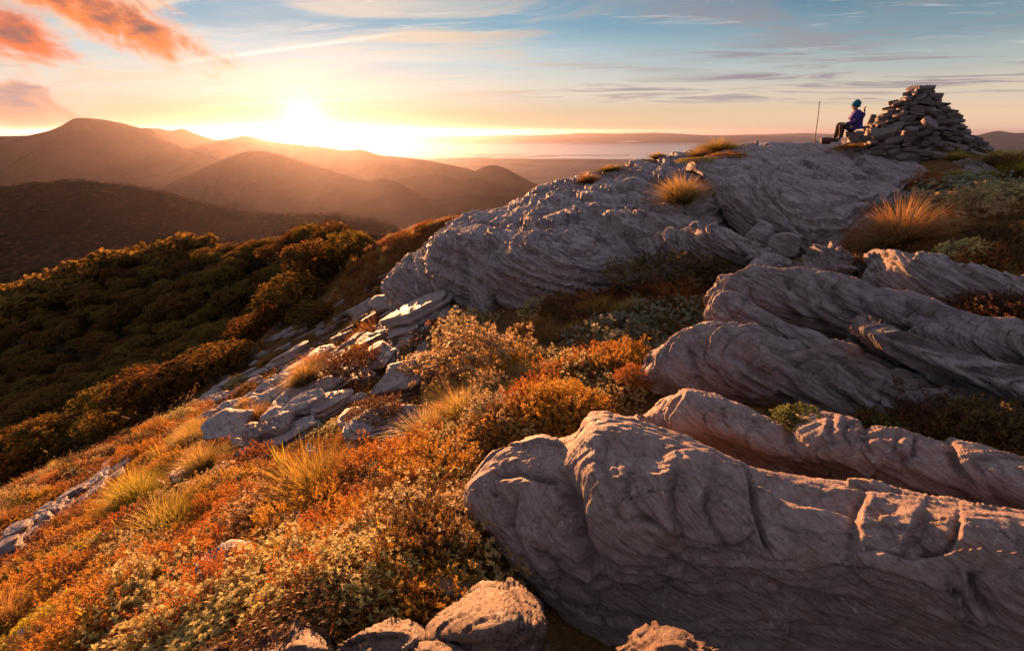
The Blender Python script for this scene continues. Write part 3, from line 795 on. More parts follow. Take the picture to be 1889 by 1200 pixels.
loft('rib', 'long scalloped rib, topmost of the right-hand rock stack', [
    [(1330, 520, 5.70), (1322, 530, 5.70), (1318, 540, 5.72), (1325, 555, 5.75), (1340, 580, 5.8)],
    [(1336, 512, 5.60), (1325, 528, 5.52), (1330, 548, 5.48), (1350, 570, 5.5), (1370, 600, 5.6)],
    [(1390, 499, 5.52), (1395, 525, 5.34), (1410, 560, 5.26), (1440, 590, 5.3), (1460, 620, 5.4)],
    [(1440, 500, 5.42), (1455, 530, 5.22), (1475, 570, 5.12), (1510, 605, 5.16), (1530, 630, 5.3)],
    [(1490, 498, 5.34), (1510, 535, 5.10), (1540, 580, 4.98), (1575, 615, 5.02), (1600, 640, 5.15)],
    [(1540, 505, 5.24), (1565, 540, 5.00), (1600, 585, 4.88), (1640, 620, 4.9), (1670, 645, 5.0)],
    [(1585, 522, 5.14), (1615, 556, 4.90), (1655, 600, 4.78), (1690, 625, 4.8), (1715, 650, 4.9)],
    [(1630, 538, 5.02), (1660, 568, 4.80), (1690, 602, 4.70), (1725, 628, 4.74), (1750, 650, 4.85)],
    [(1700, 552, 4.90), (1725, 578, 4.70), (1750, 602, 4.62), (1775, 625, 4.66), (1800, 650, 4.8)],
    [(1790, 585, 4.74), (1805, 600, 4.60), (1820, 618, 4.54), (1840, 635, 4.6), (1860, 660, 4.7)],
    [(1860, 620, 4.6), (1870, 630, 4.5), (1880, 642, 4.46), (1890, 655, 4.5), (1900, 680, 4.6)],
], 420, 170, M_rock, ((0.03, .22, -.12), (.1, .45, -.8)), amp_low=.06, f_low=2.0, plates=((.30, 1.1, .7, .025, .05, .015), (.09, .5, .26, .006, .012, .006)), saw=((.20, 1.1, .11), (.07, .6, .042), (.024, .28, .014)), fine=.008, warp=.09, seed=23, bed=(0.02, -0.72, .69),
    cracks=[([(1440, 500), (1480, 560), (1530, 610)], 7, .05, 0.013), ([(1500, 505), (1540, 560), (1600, 610)], 7, .05, 0.018), ([(1590, 540), (1600, 575), (1640, 610)], 6, .05, -0.013), ([(1370, 510), (1385, 550), (1420, 585)], 6, .04, 0.013), ([(1676, 552), (1690, 590)], 6, .05, -0.013)])
loft('rib', 'dark pitted slab with a wavy top edge at the right frame edge', [
    [(1678, 602, 4.55), (1672, 612, 4.52), (1672, 622, 4.5), (1690, 640, 4.55), (1710, 660, 4.6)],
    [(1700, 590, 4.44), (1705, 612, 4.32), (1720, 635, 4.28), (1745, 655, 4.34), (1765, 680, 4.4)],
    [(1745, 594, 4.34), (1752, 620, 4.20), (1770, 648, 4.16), (1795, 672, 4.22), (1810, 700, 4.3)],
    [(1795, 584, 4.28), (1805, 620, 4.10), (1825, 655, 4.06), (1850, 685, 4.12), (1860, 710, 4.2)],
    [(1850, 592, 4.18), (1865, 630, 4.00), (1885, 668, 3.96), (1905, 700, 4.02), (1915, 730, 4.1)],
    [(1920, 602, 4.06), (1940, 645, 3.90), (1955, 685, 3.86), (1975, 715, 3.92), (1985, 745, 4.0)],
    [(2080, 640, 3.9), (2095, 685, 3.76), (2105, 725, 3.72), (2120, 755, 3.8), (2130, 785, 3.9)],
], 240, 130, M_rock, ((0.03, .16, -.11), (.08, .34, -.6)), amp_low=.05, f_low=2.4, plates=((.30, 1.1, .7, .025, .05, .015), (.09, .5, .26, .006, .012, .006)), saw=((.20, 1.1, .11), (.07, .6, .042), (.024, .28, .014)), fine=.008, warp=.09, seed=29, bed=(0.02, -0.72, .69))
loft('block', 'square-ended block with its left end glowing in the sun, right of the shrubby hollow', [
    [(1668, 466, 7.00), (1645, 485, 7.00), (1628, 505, 7.00), (1628, 525, 7.00), (1642, 560, 7.00)],
    [(1627, 465, 6.60), (1604, 490, 6.60), (1592, 515, 6.60), (1598, 535, 6.60), (1610, 575, 6.60)],
    [(1650, 468, 6.12), (1638, 492, 6.06), (1632, 520, 6.02), (1635, 545, 6.02), (1645, 590, 6.05)],
    [(1676, 473, 5.86), (1671, 500, 5.79), (1667, 535, 5.75), (1668, 565, 5.75), (1675, 600, 5.80)],
    [(1688, 475, 5.83), (1689, 505, 5.70), (1690, 540, 5.64), (1692, 572, 5.64), (1698, 605, 5.72)],
    [(1715, 477, 5.80), (1720, 512, 5.60), (1726, 548, 5.53), (1736, 575, 5.54), (1745, 605, 5.65)],
    [(1750, 480, 5.78), (1765, 520, 5.52), (1775, 558, 5.44), (1790, 582, 5.46), (1800, 610, 5.6)],
    [(1800, 490, 5.64), (1820, 530, 5.38), (1835, 570, 5.30), (1850, 595, 5.32), (1860, 620, 5.45)],
    [(1889, 512, 5.44), (1905, 555, 5.18), (1920, 590, 5.10), (1935, 612, 5.12), (1945, 640, 5.25)],
    [(2060, 552, 5.2), (2075, 595, 4.95), (2090, 630, 4.88), (2105, 650, 4.9), (2115, 680, 5.05)],
], 320, 150, M_rock, ((0.05, .35, -.1), (.1, .6, -.8)), amp_low=.06, f_low=1.8, plates=((.30, 1.1, .7, .025, .05, .015), (.09, .5, .26, .006, .012, .006)), saw=((.20, 1.0, .055), (.06, .6, .030), (.022, .30, .012)), fine=.008, warp=.09, seed=33, bed=(0.30, -0.30, .88))

# ---- the summit outcrop
loft('outcrop', 'layered grey outcrop with a sheer left cliff, sloping up to the summit', [
    [(815, 428, 15.2), (806, 436, 14.4), (802, 446, 13.6), (803, 500, 13.2), (812, 560, 12.9), (820, 610, 12.9)],
    [(822, 423, 14.9), (806, 434, 13.4), (800, 446, 12.2), (802, 500, 11.8), (812, 560, 11.5), (820, 610, 11.5)],
    [(862, 400, 15.2), (860, 420, 12.9), (858, 440, 11.5), (862, 505, 11.0), (872, 565, 10.6), (878, 610, 10.6)],
    [(925, 382, 15.6), (920, 412, 12.9), (915, 440, 11.1), (912, 500, 10.5), (915, 565, 10.0), (920, 620, 10.0)],
    [(1000, 350, 16.2), (1000, 390, 12.8), (1000, 428, 10.9), (1005, 490, 10.2), (1010, 560, 9.6), (1010, 610, 9.6)],
    [(1080, 327, 16.6), (1080, 370, 13.0), (1085, 418, 11.0), (1090, 480, 10.1), (1100, 545, 9.5), (1100, 600, 9.5)],
    [(1180, 302, 17.0), (1180, 350, 13.2), (1185, 405, 10.8), (1180, 450, 10.1), (1190, 500, 9.6), (1200, 570, 9.4)],
    [(1260, 284, 17.0), (1255, 338, 13.2), (1255, 392, 10.9), (1260, 425, 10.2), (1265, 470, 9.8), (1270, 560, 9.5)],
    [(1330, 272, 17.2), (1315, 345, 13.0), (1310, 390, 11.4), (1315, 415, 10.9), (1325, 460, 10.4), (1330, 550, 10.0)],
    [(1400, 266, 17.4), (1360, 360, 13.0), (1345, 400, 11.9), (1350, 425, 11.5), (1360, 465, 11.0), (1365, 540, 10.6)],
], 520, 260, M_rock, ((0, .8, -.25), (0, 2.2, -2.0)), amp_low=.16, f_low=.75, plates=((.35, 1.6, 1.0, .05, .10, .02), (.11, .8, .40, .012, .025, .012)), saw=((.24, 1.3, .22), (.085, .55, .10), (.032, .28, .034)), fine=.014, warp=.22, seed=41, bed=(.10, -.10, .99),
    cracks=[([(1015, 345), (1080, 372), (1180, 372), (1290, 360)], 5, .10, .05), ([(905, 480), (918, 540), (916, 590)], 6, .25, .10), ([(1150, 430), (1180, 470), (1190, 520)], 8, .2, .06), ([(945, 405), (1010, 415), (1090, 400), (1160, 420)], 5, .08, -.06),
            ([(860, 405), (940, 420), (1000, 400), (1060, 380)], 4, .10, .04), ([(1060, 345), (1130, 352), (1230, 340)], 4, .10, .04), ([(1180, 320), (1240, 345), (1300, 372)], 4, .10, -.04), ([(1100, 390), (1180, 385), (1260, 400)], 4, .12, .05), ([(850, 450), (862, 520), (856, 580)], 5, .10, .05), ([(990, 440), (1005, 470), (1040, 500)], 5, .12, .04)])
loft('dome', 'wide scaly rock dome below the cairn, split from the cliff by a deep cleft', [
    [(1300, 316, 13.9), (1318, 345, 13.3), (1345, 385, 12.6), (1370, 420, 12.0), (1390, 445, 11.6), (1400, 490, 11.4)],
    [(1288, 322, 13.0), (1306, 350, 12.4), (1332, 390, 11.7), (1358, 425, 11.2), (1385, 452, 10.8), (1395, 495, 10.6)],
    [(1298, 304, 13.4), (1322, 332, 12.4), (1362, 372, 11.2), (1392, 415, 10.6), (1420, 450, 10.3), (1435, 495, 10.2)],
    [(1335, 288, 14.4), (1362, 322, 12.6), (1402, 368, 11.0), (1432, 415, 10.2), (1458, 448, 9.9), (1468, 495, 9.8)],
    [(1420, 272, 15.6), (1430, 310, 12.6), (1452, 370, 10.5), (1474, 425, 9.7), (1492, 452, 9.5), (1500, 500, 9.6)],
    [(1520, 264, 16.0), (1520, 310, 12.4), (1530, 370, 10.4), (1546, 415, 9.7), (1552, 446, 9.6), (1556, 495, 9.7)],
    [(1620, 268, 15.8), (1620, 310, 12.6), (1612, 360, 10.8), (1600, 400, 10.1), (1605, 440, 10.0), (1610, 490, 10.0)],
    [(1700, 276, 15.4), (1700, 310, 13.0), (1690, 345, 11.6), (1665, 385, 10.8), (1660, 420, 10.6), (1660, 470, 10.4)],
    [(1790, 290, 14.8), (1770, 315, 13.3), (1745, 338, 12.4), (1722, 362, 11.8), (1715, 395, 11.6), (1715, 440, 11.4)],
    [(1840, 300, 14.4), (1810, 320, 13.6), (1785, 340, 13.0), (1765, 365, 12.5), (1755, 395, 12.2), (1755, 440, 12)],
], 560, 260, M_rock, ((0, 1.2, -.2), (0, 3.0, -2.4)), amp_low=.12, f_low=.8, plates=((.30, 2.2, 1.0, .03, .06, .02), (.10, .9, .40, .008, .020, .010)), saw=((.13, 1.6, .11), (.05, .7, .055), (.022, .35, .024)), fine=.012, warp=.20, seed=47, bed=(.02, -.22, .97),
    cracks=[([(1372, 360), (1420, 410), (1462, 452)], 6, .12, .06), ([(1420, 365), (1460, 410), (1500, 445)], 5, .1, .08), ([(1330, 325), (1380, 395), (1425, 450)], 8, .06, -.06),
            ([(1480, 300), (1540, 322), (1640, 330)], 3.5, .10, .03), ([(1430, 330), (1520, 352), (1620, 372)], 4, .12, .05), ([(1560, 275), (1600, 310), (1690, 352)], 3.5, .10, -.04), ([(1475, 392), (1540, 398), (1590, 404)], 4, .10, .05), ([(1400, 290), (1450, 318), (1500, 362)], 3.5, .08, .03), ([(1600, 385), (1570, 420), (1575, 460)], 5, .12, .03)])
loft('overhang', 'overhanging lobe of thin layers jutting from the foot of the cliff', [
    [(918, 476, 10.6), (908, 484, 10.6), (904, 492, 10.6), (912, 520, 10.6), (930, 570, 10.5)],
    [(920, 470, 10.1), (904, 482, 9.9), (903, 496, 9.75), (920, 540, 9.9), (940, 590, 9.9)],
    [(965, 446, 10.0), (955, 468, 9.5), (955, 495, 9.3), (965, 540, 9.45), (975, 600, 9.5)],
    [(1020, 438, 9.95), (1018, 465, 9.35), (1018, 498, 9.1), (1025, 545, 9.2), (1035, 600, 9.25)],
    [(1075, 446, 9.8), (1078, 474, 9.2), (1080, 505, 9.0), (1085, 545, 9.1), (1095, 590, 9.2)],
    [(1125, 470, 9.7), (1128, 495, 9.2), (1130, 518, 9.0), (1135, 548, 9.1), (1145, 590, 9.2)],
    [(1170, 500, 9.6), (1172, 512, 9.3), (1175, 528, 9.15), (1180, 550, 9.2), (1190, 590, 9.3)],
    [(1195, 520, 9.5), (1198, 530, 9.4), (1200, 542, 9.3), (1205, 555, 9.3), (1210, 590, 9.4)],
], 330, 190, M_rock, ((0, .8, -.1), (0, 1.4, -1.2)), amp_low=.10, f_low=1.0, plates=((.25, 1.1, .7, .04, .08, .02), (.08, .6, .30, .010, .020, .010)), saw=((.17, .9, .18), (.06, .45, .08), (.024, .22, .026)), fine=.012, warp=.16, seed=53, bed=(.16, -.16, .97))
loft('overhang', 'short leaning block with diagonal layers under the tussock ledge', [
    [(1200, 468, 9.2), (1190, 485, 9.2), (1192, 500, 9.2), (1200, 520, 9.25), (1215, 560, 9.3)],
    [(1215, 448, 8.95), (1205, 470, 8.8), (1210, 498, 8.7), (1225, 530, 8.8), (1240, 570, 8.9)],
    [(1250, 432, 8.9), (1250, 460, 8.55), (1260, 495, 8.4), (1275, 530, 8.5), (1290, 570, 8.6)],
    [(1290, 428, 8.85), (1300, 460, 8.45), (1315, 495, 8.3), (1335, 525, 8.35), (1350, 560, 8.5)],
    [(1330, 440, 8.8), (1345, 468, 8.5), (1362, 498, 8.35), (1380, 520, 8.4), (1395, 550, 8.5)],
    [(1365, 462, 8.8), (1380, 480, 8.6), (1392, 500, 8.5), (1405, 515, 8.55), (1415, 545, 8.6)],
], 240, 150, M_rock, ((0, .5, -.1), (0, .8, -1.0)), amp_low=.08, f_low=1.3, plates=((.25, 1.1, .7, .04, .08, .02), (.08, .6, .30, .010, .020, .010)), saw=((.17, .9, .18), (.06, .45, .08), (.024, .22, .026)), fine=.01, warp=.12, seed=59, bed=(.42, -.30, .85))
loft('overhang', 'pale-topped wedge sloping right in front of the angular grey boulders', [
    [(1292, 428, 8.75), (1286, 436, 8.72), (1288, 446, 8.7), (1296, 460, 8.75), (1310, 480, 8.8)],
    [(1300, 420, 8.6), (1296, 434, 8.4), (1305, 450, 8.3), (1325, 470, 8.4), (1345, 495, 8.5)],
    [(1340, 422, 8.5), (1348, 444, 8.2), (1362, 466, 8.1), (1380, 485, 8.15), (1395, 510, 8.3)],
    [(1385, 444, 8.35), (1395, 464, 8.05), (1408, 482, 7.95), (1420, 496, 8.0), (1432, 520, 8.1)],
    [(1425, 470, 8.2), (1432, 482, 8.0), (1440, 492, 7.92), (1448, 502, 7.95), (1456, 525, 8.1)],
    [(1450, 488, 8.1), (1455, 494, 8.0), (1460, 500, 7.95), (1465, 508, 7.95), (1470, 530, 8.1)],
], 220, 110, M_rock, ((0, .4, -.1), (0, .7, -.8)), amp_low=.06, f_low=1.4, plates=((.25, 1.1, .7, .04, .08, .02), (.08, .6, .30, .010, .020, .010)), saw=((.17, .9, .18), (.06, .45, .08), (.024, .22, .026)), fine=.01, warp=.12, seed=61, bed=(.30, -.30, .90))
loft('ledge', 'flat lens-shaped slab lying between the wedge and the scalloped rib', [
    [(1398, 482, 7.6), (1394, 486, 7.58), (1394, 490, 7.56), (1400, 498, 7.58), (1410, 515, 7.6)],
    [(1405, 475, 7.55), (1400, 486, 7.35), (1404, 494, 7.28), (1415, 503, 7.32), (1425, 520, 7.4)],
    [(1440, 470, 7.5), (1444, 484, 7.25), (1450, 495, 7.18), (1458, 505, 7.22), (1465, 525, 7.3)],
    [(1475, 480, 7.4), (1480, 490, 7.22), (1485, 499, 7.16), (1490, 507, 7.2), (1495, 525, 7.3)],
    [(1505, 496, 7.35), (1508, 500, 7.25), (1510, 505, 7.22), (1512, 510, 7.24), (1515, 525, 7.3)],
], 160, 80, M_rock, ((0, .3, -.05), (0, .5, -.5)), amp_low=.04, f_low=1.5, plates=((.25, 1.1, .7, .04, .08, .02), (.08, .6, .30, .010, .020, .010)), saw=((.17, .9, .18), (.06, .45, .08), (.024, .22, .026)), fine=.008, warp=.1, seed=67, bed=(.1, -.2, .97))
loft('ledge', 'knobbly lump of rock leaning up beside the shrubs left of the square-ended block', [
    [(1438, 515, 7.0), (1432, 520, 7.0), (1432, 525, 7.0), (1440, 530, 7.0), (1450, 545, 7.05)],
    [(1455, 505, 6.95), (1450, 515, 6.85), (1455, 524, 6.8), (1465, 534, 6.85), (1475, 550, 6.9)],
    [(1490, 488, 6.9), (1495, 505, 6.7), (1500, 520, 6.65), (1510, 534, 6.7), (1520, 555, 6.8)],
    [(1518, 466, 6.95), (1528, 488, 6.7), (1532, 508, 6.62), (1540, 526, 6.68), (1548, 550, 6.8)],
    [(1545, 463, 6.95), (1555, 482, 6.75), (1560, 502, 6.7), (1562, 520, 6.75), (1570, 545, 6.85)],
    [(1562, 472, 6.98), (1568, 486, 6.88), (1570, 500, 6.85), (1572, 516, 6.88), (1578, 540, 6.95)],
], 170, 100, M_rock, ((0, .3, -.1), (0, .5, -.7)), amp_low=.09, f_low=2.2, plates=((.25, 1.1, .7, .04, .08, .02), (.08, .6, .30, .010, .020, .010)), saw=((.17, .9, .18), (.06, .45, .08), (.024, .22, .026)), fine=.01, warp=.12, seed=71, bed=(.35, -.2, .9))
loft('outcrop', 'dark tilted outcrop right of the cairn with grass along its foot', [
    [(1775, 312, 12.2), (1766, 318, 12.1), (1762, 326, 12.0), (1768, 340, 12.0), (1775, 365, 12.0)],
    [(1795, 298, 12.0), (1785, 312, 11.6), (1785, 328, 11.4), (1795, 345, 11.4), (1800, 370, 11.5)],
    [(1840, 303, 11.8), (1845, 322, 11.2), (1850, 342, 10.9), (1860, 360, 10.8), (1865, 385, 10.9)],
    [(1889, 316, 11.5), (1895, 338, 10.8), (1900, 360, 10.4), (1910, 380, 10.3), (1915, 405, 10.4)],
    [(1980, 340, 11.0), (1990, 362, 10.3), (2000, 385, 9.9), (2010, 405, 9.8), (2020, 430, 9.9)],
], 220, 110, M_rock, ((0, .6, -.1), (0, 1.0, -1.2)), amp_low=.10, f_low=1.0, plates=((.25, 1.1, .7, .04, .08, .02), (.08, .6, .30, .010, .020, .010)), saw=((.17, .9, .18), (.06, .45, .08), (.024, .22, .026)), fine=.01, warp=.14, seed=73, bed=(.25, -.2, .94))
loft('ledge', 'low dark ledge half hidden behind shrubs at the right frame edge', [
    [(1765, 430, 8.4), (1760, 440, 8.35), (1762, 450, 8.3), (1770, 462, 8.35), (1780, 490, 8.4)],
    [(1785, 422, 8.3), (1785, 440, 8.05), (1790, 456, 7.95), (1800, 470, 8.0), (1810, 495, 8.1)],
    [(1835, 436, 8.1), (1840, 450, 7.85), (1845, 464, 7.75), (1850, 476, 7.8), (1860, 500, 7.9)],
    [(1889, 428, 8.0), (1895, 448, 7.7), (1900, 466, 7.6), (1905, 480, 7.65), (1915, 505, 7.75)],
    [(1990, 440, 7.8), (2000, 462, 7.5), (2005, 480, 7.4), (2010, 495, 7.45), (2020, 520, 7.6)],
], 180, 90, M_rock, ((0, .4, -.1), (0, .7, -.8)), amp_low=.07, f_low=1.3, plates=((.25, 1.1, .7, .04, .08, .02), (.08, .6, .30, .010, .020, .010)), saw=((.17, .9, .18), (.06, .45, .08), (.024, .22, .026)), fine=.01, warp=.12, seed=79, bed=(.1, -.2, .97))
loft('stack', 'broken stack of thin slabs stepping down at the left of the sheer cliff', [
    [(712, 516, 14.6), (704, 522, 14.5), (704, 530, 14.4), (712, 545, 14.4), (720, 570, 14.4)],
    [(730, 492, 14.3), (715, 510, 13.9), (715, 530, 13.6), (728, 555, 13.6), (735, 590, 13.7)],
    [(765, 468, 14.1), (755, 495, 13.3), (752, 525, 12.9), (765, 560, 12.8), (770, 600, 12.9)],
    [(800, 452, 13.9), (795, 485, 12.9), (790, 520, 12.4), (800, 560, 12.3), (805, 600, 12.4)],
    [(830, 445, 13.6), (825, 480, 12.7), (822, 520, 12.3), (828, 560, 12.2), (830, 600, 12.3)],
], 230, 150, M_rock, ((0, .6, -.1), (0, 1.0, -1.0)), amp_low=.10, f_low=1.0, plates=((.35, 1.6, 1.0, .05, .10, .02), (.11, .8, .40, .012, .025, .012)), saw=((.24, 1.3, .22), (.085, .55, .10), (.032, .28, .034)), fine=.012, warp=.10, seed=83, bed=(.30, -.05, .95))
# ---- rocks at the viewer's feet
KW = dict(mat=M_rock_brown, back=((0, .06, -.10), (0, .16, -.5)))
loft('boulder', 'angular block with an orange sunlit top at the bottom, left of the huge boulder', [
    [(806, 1140, 2.162), (800, 1160, 2.106), (798, 1174, 2.068), (800, 1190, 2.087), (810, 1230, 2.124)],
    [(838, 1108, 2.275), (828, 1140, 2.106), (822, 1166, 1.993), (826, 1190, 1.993), (835, 1240, 2.049)],
    [(893, 1076, 2.312), (885, 1115, 2.087), (880, 1158, 1.927), (884, 1190, 1.927), (885, 1245, 1.993)],
    [(944, 1083, 2.237), (940, 1115, 2.049), (936, 1150, 1.908), (938, 1185, 1.908), (938, 1245, 1.974)],
    [(982, 1106, 2.181), (984, 1130, 2.049), (986, 1155, 1.955), (986, 1185, 1.965), (986, 1240, 2.012)],
    [(999, 1130, 2.143), (1000, 1145, 2.068), (1000, 1162, 2.030), (1000, 1185, 2.040), (998, 1220, 2.068)],
], 200, 130, amp_low=.012, f_low=3.5, plates=((.13, .30, .22, .022, .075, .010), (.05, .16, .11, .006, .020, .004)), saw=((.05, .35, .028), (.018, .18, .010)), fine=.004, warp=.10, seed=101, bed=(-.30, .10, .95), **KW)
loft('boulder', 'low rock with a lit lip, bottom edge right of the tall spears', [
    [(618, 1186, 2.162), (616, 1192, 2.124), (618, 1200, 2.106), (625, 1215, 2.124), (630, 1240, 2.162)],
    [(650, 1165, 2.218), (645, 1182, 2.087), (642, 1196, 2.030), (648, 1212, 2.049), (655, 1240, 2.106)],
    [(700, 1147, 2.218), (698, 1170, 2.049), (695, 1190, 1.974), (698, 1210, 1.993), (700, 1240, 2.068)],
    [(748, 1146, 2.181), (748, 1168, 2.021), (748, 1188, 1.955), (750, 1206, 1.974), (752, 1240, 2.030)],
    [(778, 1158, 2.143), (780, 1174, 2.030), (782, 1190, 1.993), (784, 1206, 2.012), (786, 1235, 2.068)],
], 150, 90, amp_low=.012, f_low=3.5, plates=((.13, .30, .22, .022, .075, .010), (.05, .16, .11, .006, .020, .004)), saw=((.05, .35, .028), (.018, .18, .010)), fine=.004, warp=.08, seed=103, bed=(-.2, .1, .97), **KW)
loft('boulder', 'rounded orange-lit rock cut by the bottom edge, left of the low lipped rock', [
    [(352, 1212, 2.350), (350, 1218, 2.312), (352, 1226, 2.294), (360, 1240, 2.312), (370, 1260, 2.350)],
    [(430, 1184, 2.312), (425, 1200, 2.181), (425, 1216, 2.124), (430, 1236, 2.143), (440, 1260, 2.200)],
    [(500, 1170, 2.275), (500, 1190, 2.124), (500, 1210, 2.049), (502, 1232, 2.068), (505, 1260, 2.124)],
    [(548, 1146, 2.275), (545, 1172, 2.106), (542, 1198, 2.012), (545, 1226, 2.021), (548, 1260, 2.087)],
    [(585, 1160, 2.218), (588, 1180, 2.087), (590, 1200, 2.021), (592, 1225, 2.030), (595, 1255, 2.087)],
    [(605, 1186, 2.181), (608, 1198, 2.124), (610, 1210, 2.087), (612, 1225, 2.087), (615, 1250, 2.124)],
], 190, 100, amp_low=.0125, f_low=3.0, plates=((.13, .30, .22, .022, .075, .010), (.05, .16, .11, .006, .020, .004)), saw=((.05, .35, .028), (.018, .18, .010)), fine=.004, warp=.1, seed=105, bed=(-.2, .1, .97), **KW)
loft('boulder', 'small jagged rock at the bottom edge below the angular block', [
    [(742, 1200, 1.993), (740, 1206, 1.974), (742, 1212, 1.955), (750, 1225, 1.974), (760, 1245, 1.993)],
    [(785, 1180, 2.012), (782, 1192, 1.936), (782, 1204, 1.899), (788, 1222, 1.918), (795, 1245, 1.955)],
    [(830, 1182, 1.974), (830, 1194, 1.899), (830, 1208, 1.861), (834, 1225, 1.880), (838, 1245, 1.918)],
    [(868, 1198, 1.936), (870, 1206, 1.880), (872, 1214, 1.861), (874, 1228, 1.880), (876, 1245, 1.918)],
], 110, 70, amp_low=.012, f_low=4, plates=((.13, .30, .22, .022, .075, .010), (.05, .16, .11, .006, .020, .004)), saw=((.05, .35, .028), (.018, .18, .010)), fine=.004, warp=.06, seed=107, bed=(-.2, .1, .97), **KW)
loft('boulder', 'dark peaked rock tip at the bottom edge in front of the huge boulder', [
    [(1150, 1206, 1.786), (1148, 1212, 1.767), (1150, 1220, 1.748), (1160, 1235, 1.767), (1170, 1255, 1.786)],
    [(1190, 1180, 1.805), (1188, 1198, 1.711), (1190, 1214, 1.673), (1200, 1235, 1.692), (1210, 1260, 1.730)],
    [(1228, 1161, 1.805), (1235, 1185, 1.673), (1245, 1208, 1.617), (1255, 1232, 1.636), (1262, 1260, 1.692)],
    [(1285, 1186, 1.748), (1292, 1200, 1.654), (1298, 1216, 1.617), (1305, 1235, 1.636), (1310, 1260, 1.692)],
    [(1335, 1200, 1.711), (1340, 1208, 1.654), (1345, 1220, 1.636), (1350, 1238, 1.654), (1355, 1260, 1.692)],
], 130, 80, amp_low=.012, f_low=4, plates=((.13, .30, .22, .022, .075, .010), (.05, .16, .11, .006, .020, .004)), saw=((.05, .35, .028), (.018, .18, .010)), fine=.004, warp=.06, seed=109, bed=(-.3, -.5, .8), **KW)
loft('boulder', 'half hidden rock behind the angular block, under rust heath', [
    [(770, 1075, 2.585), (766, 1085, 2.538), (768, 1096, 2.519), (776, 1110, 2.538), (785, 1135, 2.557)],
    [(800, 1048, 2.613), (795, 1070, 2.500), (795, 1090, 2.444), (800, 1112, 2.463), (808, 1140, 2.500)],
    [(845, 1066, 2.538), (845, 1084, 2.425), (845, 1102, 2.369), (850, 1120, 2.388), (855, 1145, 2.444)],
    [(880, 1080, 2.463), (882, 1092, 2.406), (884, 1106, 2.369), (886, 1122, 2.388), (890, 1145, 2.444)],
], 110, 70, amp_low=.012, f_low=4, plates=((.13, .30, .22, .022, .075, .010), (.05, .16, .11, .006, .020, .004)), saw=((.05, .35, .028), (.018, .18, .010)), fine=.004, warp=.06, seed=111, bed=(-.2, .1, .97), **KW)

def faceted(name, label, px, py, D, size, seed, sq=(1, .8, .9), mat=None):
    """angular boulder: a ball cut by random planes, roughened"""
    bm = bmesh.new(); bmesh.ops.create_icosphere(bm, subdivisions=4, radius=1.0)
    P = np.array([v.co[:] for v in bm.verts]); rng = np.random.RandomState(seed)
    for i in range(11):
        n = unit(rng.randn(3)); d = rng.uniform(.55, .80)
        over = np.maximum(P @ n - d, 0); P -= n[None] * over[:, None] * .94
    P *= np.array(sq) * size
    P += norm_rows_(P) * (.03 * size * fbm(P * 5 / size, 4, seed))[:, None]
    for v, p in zip(bm.verts, P): v.co = p
    me = bpy.data.meshes.new(name); bm.to_mesh(me); bm.free()
    for p in me.polygons: p.use_smooth = False
    o = link(name, me, mat or M_rock, None, Vector(at(px, py, D)))
    return tag(o, label, 'rock')
def norm_rows_(a): return a / np.maximum(np.linalg.norm(a, axis=-1, keepdims=True), 1e-9)
faceted('boulder', 'angular grey boulder resting left of its lighter neighbour in the cleft', 1398, 438, 9.3, .36, 3, (1.0, .9, .9))
faceted('boulder', 'lighter angular boulder with a flat pale face at the foot of the dome', 1446, 458, 8.8, .34, 8, (1.0, .8, .85))
faceted('boulder', 'small wedged stone between the two angular boulders', 1418, 450, 9.1, .17, 12)
faceted('boulder', 'small grey stone among the scrub below the leaning blocks', 1238, 515, 8.4, .17, 15)
faceted('boulder', 'dark cleft stone right of the lighter angular boulder', 1505, 482, 8.2, .16, 21)
faceted('boulder', 'small rock among pale shrubs left of the broad rib nose', 1215, 712, 4.55, .09, 25)
